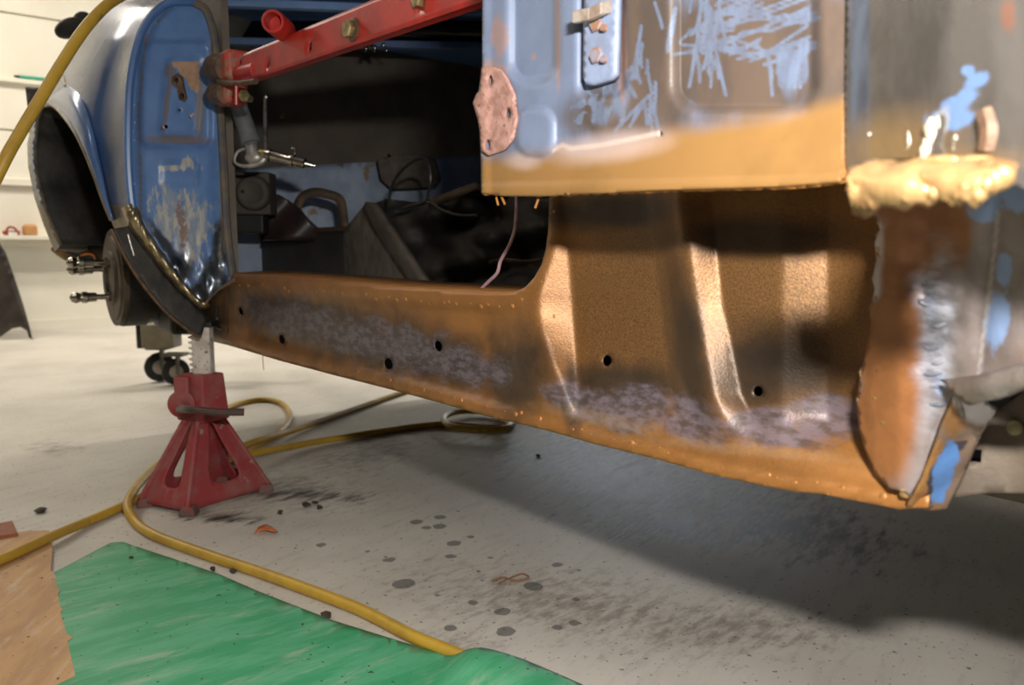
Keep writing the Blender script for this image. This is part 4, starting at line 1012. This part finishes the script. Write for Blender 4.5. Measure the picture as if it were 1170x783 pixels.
# ------------------------------------------------------------------ things in the doorway
PANEL_N = (0.25, 1, 0)
cp_ = unp(425, 234, (0, .25, 0), (0, 1, 0))
cpan = thing('carpet_panel', 'dark speckled carpeted board leaning inside the doorway', 'board', unp(440, 388, (0, .25, 0), (0, 1, 0)))
def cb(x, y, off=0.0): return unp(np.asarray(x, float), np.asarray(y, float), cp_, PANEL_N, off)
sheet('board', [(423, 234), (483, 332), (512, 381), (300, 383), (350, 320)], lambda x, y: cb(x, y), M_carpet, cpan, step=10, thick=.012)
sheet('edge_trim', [(420, 240), (424, 231), (432, 232), (500, 333), (528, 381), (511, 384), (482, 331)], lambda x, y: cb(x, y, -.012), plain('grey_trim', sc(84, 76, 66), sc(66, 60, 54), .5, scale=20), cpan, step=6, thick=.012)
cov = thing('black_cover', 'crumpled black vinyl cover heaped inside the doorway', 'cover', unp(540, 380, (0, .48, 0), (0, 1, 0)))
cv_out = [(428, 232), (442, 227), (470, 231), (500, 231), (520, 221), (545, 211), (565, 216), (600, 226), (640, 228), (660, 300), (650, 384), (515, 386), (470, 310)]
def cvd(x, y): return .05 * np.sin(x * .045 + y * .03) * np.sin(y * .06) + .018 * np.sin(x * .13 - y * .09) + .012 * np.sin(x * .02 + y * .21) - .10 * sm(y, 300, 390)
sheet('cover_cloth', cv_out, lambda x, y: unp(x, y, (0, .48, 0), (0, 1, 0), cvd(x, y)), M_blackcloth, cov, step=6, thick=.004)
ribbon('cover_hem', [unp(x, y, (0, .46, 0), (0, 1, 0), cvd(x, y)) for x, y in ((490, 233), (520, 222), (545, 213), (552, 222))], .02, (0, 1, 0), plain('brown_hem', sc(104, 88, 66), None, .6), cov, .003)
G().tube([unp(x, y, (0, .43, 0), (0, 1, 0)) for x, y in ((560, 300), (575, 297), (600, 299), (625, 296))], .004, 6, 4).obj('cover_piping', M_rust, cov)
cab = G().tube([unp(x, y, (0, .40, 0), (0, 1, 0)) for x, y in ((444, 234), (447, 215), (455, 200), (468, 187), (482, 181), (490, 188), (492, 205), (489, 222), (486, 231), (470, 236), (456, 240))], .0035, 8, 5).obj('black_cable', plain('cable_black', sc(46, 44, 42), None, .35), None)
tag(cab, 'thin black cable looped up over the black vinyl cover', 'cable')
cab2 = G().tube([unp(x, y, (0, .40, 0), (0, 1, 0)) for x, y in ((452, 242), (470, 235), (490, 231), (505, 240), (525, 246), (545, 246))], .003, 8, 5).obj('grey_cable', plain('cable_grey', sc(92, 84, 76), None, .5), None)
tag(cab2, 'thin grey cable lying across the black vinyl cover', 'cable')
wr = G().tube([unp(x, y, (0, .05, 0), (0, 1, 0)) for x, y in ((590, 215), (590, 240), (588, 262), (582, 280), (572, 298), (568, 312), (556, 324), (542, 338))], .0022, 8, 5).obj('pink_wire', plain('pink_wire', sc(176, 146, 150), sc(150, 122, 126), .4, scale=60), None)
tag(wr, 'pinkish white wire hanging down behind the ochre sill', 'wire')

# ---- red brace bar across the doorway
brace = thing('door_brace', 'red drilled steel brace bar clamped across the doorway', 'brace', onY(265, 110, -.04))
BY = -.04
ba = onY(283, 80, BY); bb = onY(560, -23, BY); bb2 = ba + (bb - ba) * 1.35
bdir = (bb - ba) / np.linalg.norm(bb - ba)
bup = np.cross(np.array([0, -1.0, 0]), bdir); bup = bup if bup[2] > 0 else -bup
# bar outline with slots, drilled
L_ = np.linalg.norm(bb2 - ba); hh = .0235
def bpt(u, v, off=0.0): return ba + np.outer(np.atleast_1d(u), bdir) + np.outer(np.atleast_1d(v), bup) + np.array([0, -1, 0]) * off
def b_uv(px, py):
    p = onY(px, py, BY - .011) - ba; return float(p @ bdir), float(p @ bup)
hs = []
for (px_, py_, ru, rv, ro) in ((354, 54, .008, .006, .3), (306, 75, .009, .004, .3), (480, 2, .007, .005, 0)):
    u, v = b_uv(px_, py_); hs.append(circ(u, v, ru, rv, 12, ro))
sheet('brace_bar', [(0, -hh * .9), (.01, -hh), (L_, -hh), (L_, hh), (.012, hh), (0, hh * .8)], lambda u, v: bpt(u, v, .011), M_red, brace, hs, step=.012, thick=.004, edge=.02)
g = G()
for vv in (-hh + .002, hh - .002):
    a = bpt(.002, vv)[0]; b = bpt(L_, vv)[0]
    g.box((a + b) / 2 + np.array([0, -.001, 0]), (np.linalg.norm(b - a), .012, .0035), [bdir, (0, 1, 0), bup])
g.obj('bar_flange', M_red, brace, False)
u, v = b_uv(330, 40)
tc = bpt(u, hh + .012)[0]
G().lathe(tc - np.array([0, .020, 0]) + bdir * -.012, bdir * .75 + np.array([0, -.6, 0]), [(-.022, .0175), (.034, .0175), (.036, .0165), (.036, .013), (.012, .0125)], 20).obj('tube_lug', M_red, brace)
G().lathe(tc - np.array([0, .020, 0]) + bdir * -.012 - (bdir * .75 + np.array([0, -.6, 0])) * .0235, bdir * .75 + np.array([0, -.6, 0]), [(-.001, .0125), (.0005, .0125)], 16).obj('lug_bore', M_rust, brace)
u, v = b_uv(404, 34); bc = bpt(u, v, .011)[0]
w_ = G().lathe(bc, (0, -1, 0), [(0, .0155), (.002, .0155), (.003, .014)], 18).obj('washer', M_rust, brace)
bo = G().lathe(bc - np.array([0, .003, 0]), (0.1, -1, 0), [(0, .0118), (.008, .0118), (.0095, .0105)], 6).obj('bolt_head', M_brass, brace)
u, v = b_uv(480, 0); bc = bpt(u, v, .011)[0]
G().lathe(bc, (0, -1, 0), [(0, .010), (.006, .010), (.007, .009)], 6).obj('bolt_head', M_brass, brace)
# clamp jaws round the jamb edge
cj = onY(264, 76, BY)
def jaw(cx, cy, w, h, d, mat, name):
    c = onY(cx, cy, BY); A = [bdir * 0 + np.array([1, 0, 0]), np.array([0, 1, 0]), np.array([0, 0, 1])]
    return G().box(c, (w, d, h), A).obj(name, mat, brace, True, bev=.008)
k = abs(onY(285, 80, BY)[0] - onY(244, 80, BY)[0])
jaw(268, 78, .064, .054, .05, M_redrust, 'clamp_jaw')
jaw(265, 107, .058, .042, .045, M_redrust, 'clamp_jaw')
for (x0, x1, y_, r) in ((247, 262, 78, .025), (247, 260, 107, .020)):
    G().cyl(onY(x0, y_, BY - .012), onY(x1, y_, BY - .012), r, 16).obj('clamp_end', M_rust, brace)
G().tube([onY(250, 93, BY - .026), onY(262, 95, BY - .030), onY(276, 95, BY - .028), onY(292, 93, BY - .022)], .005, 8, 4).obj('clamp_lip', M_rust, brace)
G().tube([onY(x, y, BY - .03) for x, y in ((270, 98), (270, 120))], .0035, 8, 2).obj('clamp_rib', M_red, brace)
G().lathe(onY(284, 112, BY - .012), (.6, -.5, 0), [(-.01, .006), (.012, .006), (.013, .010), (.022, .010)], 6).obj('clamp_screw', M_brass, brace)
G().cyl(onY(270, 86, BY), onY(296, 80, BY), .016, 14).obj('clamp_pivot', M_red, brace)

# ---- air blow gun hanging by the jamb
ag = thing('air_blow_gun', 'grey and silver air blow gun hanging beside the door jamb', 'blow gun', Pz(290, 190, 1.62))
def ap(x, y, dz=0.0): return Pz(x, y, 1.62 + dz)
M_alu = plain('cast_aluminium', sc(186, 182, 176), sc(150, 146, 140), .4, .55, scale=40)
G().lathe(ap(269, 112), ap(288, 166) - ap(269, 112), [(0, .016), (.02, .018), (.07, .019), (.098, .0205), (.10, .014), (.106, .014)], 18).obj('handle', plain('grey_grip', sc(104, 106, 110), sc(88, 90, 94), .5, scale=30), ag)
G().cyl(ap(286, 163), ap(290, 182), .013, 14).obj('valve_body', M_alu, ag)
G().blob(ap(291, 180), .019, (1.1, .7, .8), [RIGHT, fwd_h, (0, 0, 1)], n=12).obj('head', M_alu, ag)
G().tube([ap(283, 169), ap(272, 173), ap(268, 183), ap(272, 188), ap(283, 190), ap(298, 186), ap(305, 178)], [.0035, .003, .003, .003, .0045, .006, .005], 8, 4).obj('guard', M_alu, ag)
G().cyl(ap(296, 176), ap(304, 176), .011, 12).obj('collar', M_brass, ag)
nz0 = ap(303, 176); nzd = ap(361, 190) - nz0; nL = np.linalg.norm(nzd)
G().lathe(nz0, nzd, [(0, .011), (nL * .1, .013), (nL * .12, .0105), (nL * .45, .011), (nL * .5, .0135), (nL * .56, .0135), (nL * .57, .0105), (nL * .78, .0105), (nL * .8, .0075), (nL, .0015)], 16).obj('nozzle', M_chrome, ag)
G().tube([ap(303, 112), ap(303, 135), ap(303, 160), ap(304, 173)], [.0035, .0045, .0045, .004], 8, 4).obj('trigger', M_steel, ag)
G().blob(ap(304, 111), .005, n=8).obj('trigger_tip', M_steel, ag)
G().tube([ap(334, 181), ap(337, 175), ap(336, 170), ap(333, 169)], .0022, 7, 4).obj('hook', M_chrome, ag)
G().tube([ap(272, 118), ap(266, 108), ap(262, 95, .03), ap(258, 70, .04)], .007, 9, 4).obj('supply_hose', M_dark, ag)

# ------------------------------------------------------------------ jack stand
jl, jf, jr = onfloor(160, 579), onfloor(214, 590), onfloor(309, 561)
jb = jl + jr - jf; jc = (jl + jr) / 2
js = thing('jack_stand', 'red ratchet jack stand holding up the car sill', 'jack stand', jc)
corners = [jl, jf, jr, jb]; TH_, TOPH = .035, .185
topc = jc + np.array([0, 0, TOPH])
tcor = [topc + (c - jc) * .27 for c in corners]
bcor = [jc + (c - jc) * 1.0 + np.array([0, 0, .010]) for c in corners]
def face_sheet(a, b, ta, tb2):
    out = [(-1, 0), (-.80, .0), (.80, .0), (1, 0), (1, 1), (-1, 1)]
    hole = [(-.42, .40), (-.40, .30), (-.2, .22), (.3, .22), (.44, .28), (.42, .44), (.22, .82), (.10, .92), (-.10, .92), (-.22, .82)]
    def mp(u, v):
        u = np.asarray(u)[:, None]; v = np.asarray(v)[:, None]
        return (a * (1 - u) / 2 + b * (1 + u) / 2) * (1 - v) + (ta * (1 - u) / 2 + tb2 * (1 + u) / 2) * v
    return sheet('side_plate', out, mp, M_jack, js, [smooth_path(np.array(hole + hole[:1]), 3)[:-1]], step=.12, thick=.004)
for i in range(4): face_sheet(bcor[i], bcor[(i + 1) % 4], tcor[i], tcor[(i + 1) % 4])
for i in range(4):
    G().tube([bcor[i], (bcor[i] + tcor[i]) / 2, tcor[i]], .006, 8, 2).obj('corner_rib', M_jack, js)
    c = corners[i]; d = (c - jc) / np.linalg.norm(c - jc); e = np.cross(d, [0, 0, 1])
    G().hexa([c + d * .006 + e * .018, c + d * .006 - e * .018, c - d * .03 - e * .018, c - d * .03 + e * .018],
             [c + d * .004 + e * .012 + (0, 0, .018), c + d * .004 - e * .012 + (0, 0, .018), c - d * .022 - e * .012 + (0, 0, .022), c - d * .022 + e * .012 + (0, 0, .022)]).obj('foot', plain('grimy_foot', sc(96, 86, 78), sc(130, 70, 66), .7, scale=60), js, False, bev=.003)
# sleeve: tapered box turned like the stand
ex = (jf - jl); ex /= np.linalg.norm(ex); ey = (jb - jl); ey /= np.linalg.norm(ey); ez = np.array([0, 0, 1.0])
ca = topc
def loop(c, hx, hy): return [c - ex * hx - ey * hy, c + ex * hx - ey * hy, c + ex * hx + ey * hy, c - ex * hx + ey * hy]
G().hexa(loop(ca - ez * .005, .040, .034), loop(ca + ez * .098, .034, .028)).obj('sleeve', M_jack, js, False, bev=.004)
# pawl housing with pivot, on the side away from the teeth
pc = ca + ez * .035 - RIGHT * .030 - fwd_h * .025
G().lathe(pc - RIGHT * .002 + fwd_h * .012, -fwd_h, [(0, .030), (.024, .030), (.026, .028)], 22).obj('pawl_housing', M_jack, js, bev=.001)
G().box(pc + ez * .035 - fwd_h * .002, (.032, .026, .05), [RIGHT, fwd_h, ez]).obj('pawl_cheek', M_jack, js, False, bev=.004)
pv = Pz(206, 467, float((pc - CAM) @ FWD) - .035)
G().lathe(pv, -fwd_h, [(-.02, .013), (.004, .013), (.006, .010)], 16).obj('pivot_boss', M_jack, js)
lv = G().tube([pv - fwd_h * .004, Pz(218, 468, 1.56), Pz(250, 471, 1.56), Pz(279, 471, 1.575)], [.0085, .008, .0075, .0078], 10, 4).obj('release_lever', plain('worn_lever', sc(96, 62, 58), sc(72, 66, 62), .45, .3, scale=50), js)
# toothed post
pb0 = ca + ez * .06; ph = .395 - pb0[2]
pr_, pf_ = RIGHT, fwd_h
M_post = plain('whitewashed_post', sc(214, 208, 200), sc(184, 172, 160), .6, scale=30, bump=.2, spots=[(sc(120, 104, 92), 70, .62)])
g = G().box(pb0 + ez * ph / 2 + RIGHT * .006, (.040, .028, ph), [RIGHT, fwd_h, ez]); g.obj('post', M_post, js, False, bev=.003)
for k in range(9):
    z = .285 + k * .012
    c = np.array([pb0[0], pb0[1], z]) - RIGHT * .017
    G().hexa([c - fwd_h * .012 + RIGHT * .006, c + fwd_h * .012 + RIGHT * .006, c + fwd_h * .012 - RIGHT * .004 + ez * .004, c - fwd_h * .012 - RIGHT * .004 + ez * .004],
             [c - fwd_h * .012 + RIGHT * .006 + ez * .010, c + fwd_h * .012 + RIGHT * .006 + ez * .010, c + fwd_h * .012 - RIGHT * .004 + ez * .0075, c - fwd_h * .012 - RIGHT * .004 + ez * .0075]).obj('tooth', M_post, js, False)
G().box(pb0 + ez * (ph - .004) + RIGHT * .004, (.062, .05, .012), [RIGHT, fwd_h, ez]).obj('saddle', M_black, js, False, bev=.003)

# ------------------------------------------------------------------ hoses
HR = .0095
def fp(x, y, z=HR): return onfloor(x, y, z)
def hose(name, pts, label, r=HR):
    o = G().tube(pts, r, 12, 7).obj(name, M_hose, None)
    return tag(o, label, 'hose', 'yellow air hoses')
hA = [fp(-190, 700, .018), fp(-90, 672, .018), fp(0, 640, .018), fp(62, 612, .017), fp(100, 596, .011), fp(135, 581), fp(158, 570), fp(185, 560), fp(215, 550), fp(250, 534), fp(285, 514), fp(315, 497), fp(331, 478), fp(322, 461), fp(296, 457), fp(265, 464), fp(235, 482), fp(200, 515), fp(170, 541, .014), fp(152, 562, .030), fp(146, 580, .026), fp(156, 598), fp(177, 612), fp(230, 632), fp(296, 654), fp(360, 677), fp(414, 698), fp(473, 728), fp(520, 747), fp(560, 766), fp(640, 806), fp(760, 880)]
hose('air_hose', hA, 'yellow air hose looped on the floor around the red jack stand')
hB = [fp(640, 384), fp(560, 414), fp(455, 450), fp(390, 473), fp(340, 490, .014), fp(300, 502, .030), fp(280, 509, .030), fp(266, 516, .030), fp(270, 522, .030), fp(290, 518, .030), fp(350, 507, .014), fp(430, 494), fp(500, 485), fp(550, 488), fp(580, 488), fp(584, 480, .012), fp(560, 472, .014), fp(530, 470, .018), fp(508, 476, .024), fp(515, 487, .03), fp(560, 491, .03), fp(583, 486, .03), fp(570, 470, .03), fp(640, 455)]
hose('air_hose', hB, 'yellow air hose doubled back on the floor beneath the sill, with a small coil')
cpl = G().lathe(fp(250, 521, .012), fp(262, 517, .012) - fp(250, 521, .012), [(0, .008), (.01, .012), (.03, .012), (.032, .009), (.05, .009)], 12).obj('hose_coupling', M_steel, None)
tag(cpl, 'small steel hose coupling on the floor behind the jack stand', 'coupling')
hC = [Pz(300, -260, 1.75), Pz(230, -110, 1.66), Pz(180, -38, 1.52), Pz(150, -12, 1.44), Pz(122, 6, 1.38), Pz(96, 34, 1.34), Pz(72, 70, 1.31), Pz(48, 110, 1.28), Pz(24, 150, 1.26), Pz(2, 190, 1.24), Pz(-40, 280, 1.24), Pz(-90, 420, 1.27), Pz(-135, 560, 1.33), fp(-170, 660), fp(-260, 690)]
hose('air_hose', hC, 'yellow air hose hanging down in front of the rear fender')
# the dark knob showing behind that hose
kn = car
G().blob(Pz(80, 32, 2.3), .041, (1.15, .6, .68), [RIGHT * .93 + np.array([0, 0, .35]), fwd_h, np.array([0, 0, .95]) - RIGHT * .3], n=16).obj('mirror_shell', M_dark, kn)
G().blob(Pz(95, 22, 2.33), .028, (1.0, .6, .8), [RIGHT, fwd_h, (0, 0, 1)], n=14).obj('mirror_base', M_dark, kn)
G().tube([Pz(92, 26, 2.33), Pz(112, 45, 2.3), Pz(125, 90, 2.2)], .016, 10, 4).obj('mirror_arm', M_dark, kn)

# ------------------------------------------------------------------ things on the floor
def floor_sheet(name, pts, mat, thick, z0=0.0, **kw):
    P = [onfloor(x, y, z0 + thick) for x, y in pts]
    n = len(P); top = [p for p in P]; bot = [p - np.array([0, 0, thick]) for p in P]
    return G().hexa(bot[::-1] if False else bot, top).obj(name, mat, None, False)
def board_mat(name, c1, c2, c3, st, rot, rough=.55):
    m, nt, b = nodes(name); co = coords(nt); cs = coords(nt, st, rot)
    col = mixc(nt, ramp01(nt, noise(nt, cs, 6, 6, .65), .4, .62), c1, c2)
    col = mixc(nt, math_(nt, 'MULTIPLY', ramp01(nt, noise(nt, cs, 7, 7, .72, .3), .5, .74), .85), col, c3)
    col = mixc(nt, ramp01(nt, noise(nt, co, 90, 2), .70, .73), col, sc(60, 60, 52))
    nt.links.new(col, b.inputs['Base Color']); b.inputs['Roughness'].default_value = rough
    bp = nt.nodes.new('ShaderNodeBump'); bp.inputs['Strength'].default_value = .15; bp.inputs['Distance'].default_value = .002
    nt.links.new(noise(nt, cs, 40, 4), bp.inputs['Height']); nt.links.new(bp.outputs[0], b.inputs['Normal'])
    return m
m_grn = board_mat('scuffed_green_board', sc(62, 160, 112), sc(92, 176, 134), sc(158, 186, 160), (1.0, 4, 1), (0, 0, 1.57))
gb_out = np.array([(62, 656), (126, 622), (140, 621), (248, 657), (296, 678), (380, 711), (473, 740), (540, 757), (600, 773), (660, 795), (760, 840), (700, 1000), (300, 1000), (60, 900), (40, 760)], float)
hose_under = np.array([fp(x, y)[:2] for x, y in ((556, 764), (570, 770), (640, 806), (760, 880))])
def gb_map(x, y):
    p = onfloor(x, y, .004)
    d = np.full(len(p), 9.0)
    for q0, q1 in zip(hose_under[:-1], hose_under[1:]):
        ab = q1 - q0; t_ = np.clip(((p[:, :2] - q0) @ ab) / (ab @ ab), 0, 1); d = np.minimum(d, np.linalg.norm(p[:, :2] - q0 - t_[:, None] * ab, axis=1))
    p[:, 2] += .0225 * (1 - sm(d, .010, .075))
    return p
gb = sheet('green_board', gb_out, gb_map, m_grn, None, step=9, thick=.003)

tag(gb, 'scuffed green sheet of board lying on the concrete floor', 'board')
m_ply = board_mat('tan_plywood', sc(206, 164, 118), sc(190, 150, 110), sc(216, 196, 172), (1.2, 5, 1), (0, 0, 2.6), .7)
jag = [(0, 613), (28, 607), (56, 606), (60, 628), (58, 652), (63, 657), (65, 672), (69, 675), (66, 679), (69, 694), (72, 697), (69, 700), (76, 724), (83, 729), (77, 733), (86, 772), (62, 783), (20, 800), (-160, 860), (-200, 700), (-90, 640)]
pb = floor_sheet('plywood_sheet', jag, m_ply, .004, .0042)
tag(pb, 'tan plywood offcut with splintered edge lying over the green board', 'plywood')
br = floor_sheet('wood_scrap', [(-30, 604), (14, 595), (20, 609), (-25, 617)], plain('brown_wood', sc(164, 100, 70), sc(150, 90, 62), .7, scale=30), .006, .0086)
tag(br, 'small reddish brown wood scrap at the edge of the plywood', 'wood')
# leaf
lp = [(290, 612), (296, 606), (304, 605), (318, 609), (312, 612), (300, 611)]
base = onfloor(304, 610)
lf = sheet('orange_leaf', lp, lambda x, y: onfloor(x, y, .002) + np.outer(.010 * (1 - ((x - 304) / 15) ** 2).clip(0, 1), [0, 0, 1.0]), plain('orange_leaf', sc(222, 120, 50), sc(190, 84, 40), .5, scale=80), None, step=3, thick=.0008)
tag(lf, 'curled orange leaf lying on the concrete near the jack stand', 'leaf')
# crumbs of dirt
g0 = [(373, 703, .012), (266, 652, .010), (243, 650, .006), (212, 645, .005), (46, 584, .016), (460, 718, .007), (350, 577, .014), (360, 574, .010), (365, 580, .008), (320, 586, .008), (150, 640, .005), (615, 520, .009)]
m_cr = plain('dirt_crumb', sc(70, 58, 50), sc(50, 44, 40), .8, scale=100)
crumb_where = ['between the hose and the green board edge', 'just below the hose near the green board', 'under the hose near the jack stand', 'by the top corner of the green board', 'alone on the concrete left of the jack stand', 'touching the hose near its far end',
    'largest of the cluster right of the jack stand', 'second of the cluster right of the jack stand', 'rearmost chip of the cluster beside the jack stand', 'nearest the foot of the jack stand', 'resting on the green board', 'under the ochre sill']
for (x, y, s_), wh in zip(g0, crumb_where):
    o = G().blob(onfloor(x, y, .0035), s_, (1, .7, .32 if s_ > .008 else .6), n=7, jit=.2).obj('dirt_crumb', m_cr, None, True, 80)
    o.location.z = 0.0045 if 'resting' in wh else 0.0
    tag(o, 'dark crumb of dirt ' + wh, 'dirt', 'crumbs of dirt on the floor')
# thin curl of wire on the concrete
cw = G().tube([onfloor(x, y, .003) for x, y in ((562, 664), (575, 660), (590, 664), (604, 660), (596, 656), (580, 662), (570, 667))], .0018, 6, 5).obj('wire_curl', plain('rust_wire', sc(150, 112, 84), None, .6), None)
tag(cw, 'thin rusty curl of wire on the bare concrete', 'wire')

# dolly behind the wheel
wb = onfloor(184, 436); dly = thing('floor_dolly', 'grey wheeled floor dolly beyond the jack stand', 'dolly', wb)
M_dly = plain('dolly_grey', sc(118, 112, 100), sc(96, 92, 84), .6, scale=20)
def caster(c, r):
    w = G().lathe(c + np.array([0, 0, r]) - RIGHT * .6 * .015 + fwd_h * .012, RIGHT * .55 - fwd_h * .83, [(0, r * .6), (.002, r * .95), (.012, r), (.022, r * .95), (.024, r * .6)], 26).obj('caster_wheel', M_dark, dly)
    G().lathe(c + np.array([0, 0, r]) - RIGHT * .6 * .015 + fwd_h * .012, RIGHT * .55 - fwd_h * .83, [(-.001, r * .5), (.024, r * .5), (.027, r * .46), (.029, r * .2)], 18).obj('hub', plain('pale_hub', sc(170, 162, 150), None, .4, .4), w)
    f = G().box(c + np.array([0, 0, r * 1.55]) + RIGHT * .01, (.012, .03, r * 1.5), [RIGHT, fwd_h, ez]); f.box(c + np.array([0, 0, r * 2.3]), (.09, .07, .012), [RIGHT, fwd_h, ez])
    f.obj('caster_fork', M_dly, dly, False, bev=.003)
caster(wb, .062); caster(onfloor(202, 440), .055)
tz = .150
c0 = (wb + onfloor(202, 440)) / 2
G().box(c0 + np.array([0, 0, .20]) - RIGHT * .02, (.13, .10, .10), [RIGHT, fwd_h, ez]).obj('dolly_block', plain('tan_block', sc(150, 142, 122), sc(130, 122, 104), .6, scale=20), dly, False, bev=.008)
G().box(c0 + np.array([0, 0, .225]) + RIGHT * .16 + fwd_h * .05, (.5, .06, .05), [RIGHT, fwd_h, ez]).obj('dolly_beam', M_black, dly, False, bev=.005)
G().box(c0 + np.array([0, 0, .21]) + RIGHT * -.09, (.03, .09, .12), [RIGHT, fwd_h, ez]).obj('dolly_bumper', M_black, dly, False, bev=.005)

# dark fender leaning by the far wall
bz = onfloor(36, 389); zdk = float((bz - CAM) @ FWD)
dk_out = [(-120, 180), (-60, 215), (-20, 258), (0, 289), (12, 320), (25, 353), (33, 375), (37, 388), (33, 386), (30, 378), (22, 374), (12, 376), (0, 385), (-60, 392), (-120, 392)]
dk = sheet('dark_fender', dk_out, lambda x, y: Pz(x, y, zdk) + np.outer(.12 * ((x - 37) / 160) ** 2 + .05 * np.sin((y - 180) / 210 * math.pi), fwd_h), plain('dark_brown_fender', sc(70, 64, 58), sc(54, 50, 48), .4, .2, scale=12), None, step=10, thick=.004)
tag(dk, 'dark loose fender panel standing by the white end wall', 'fender')
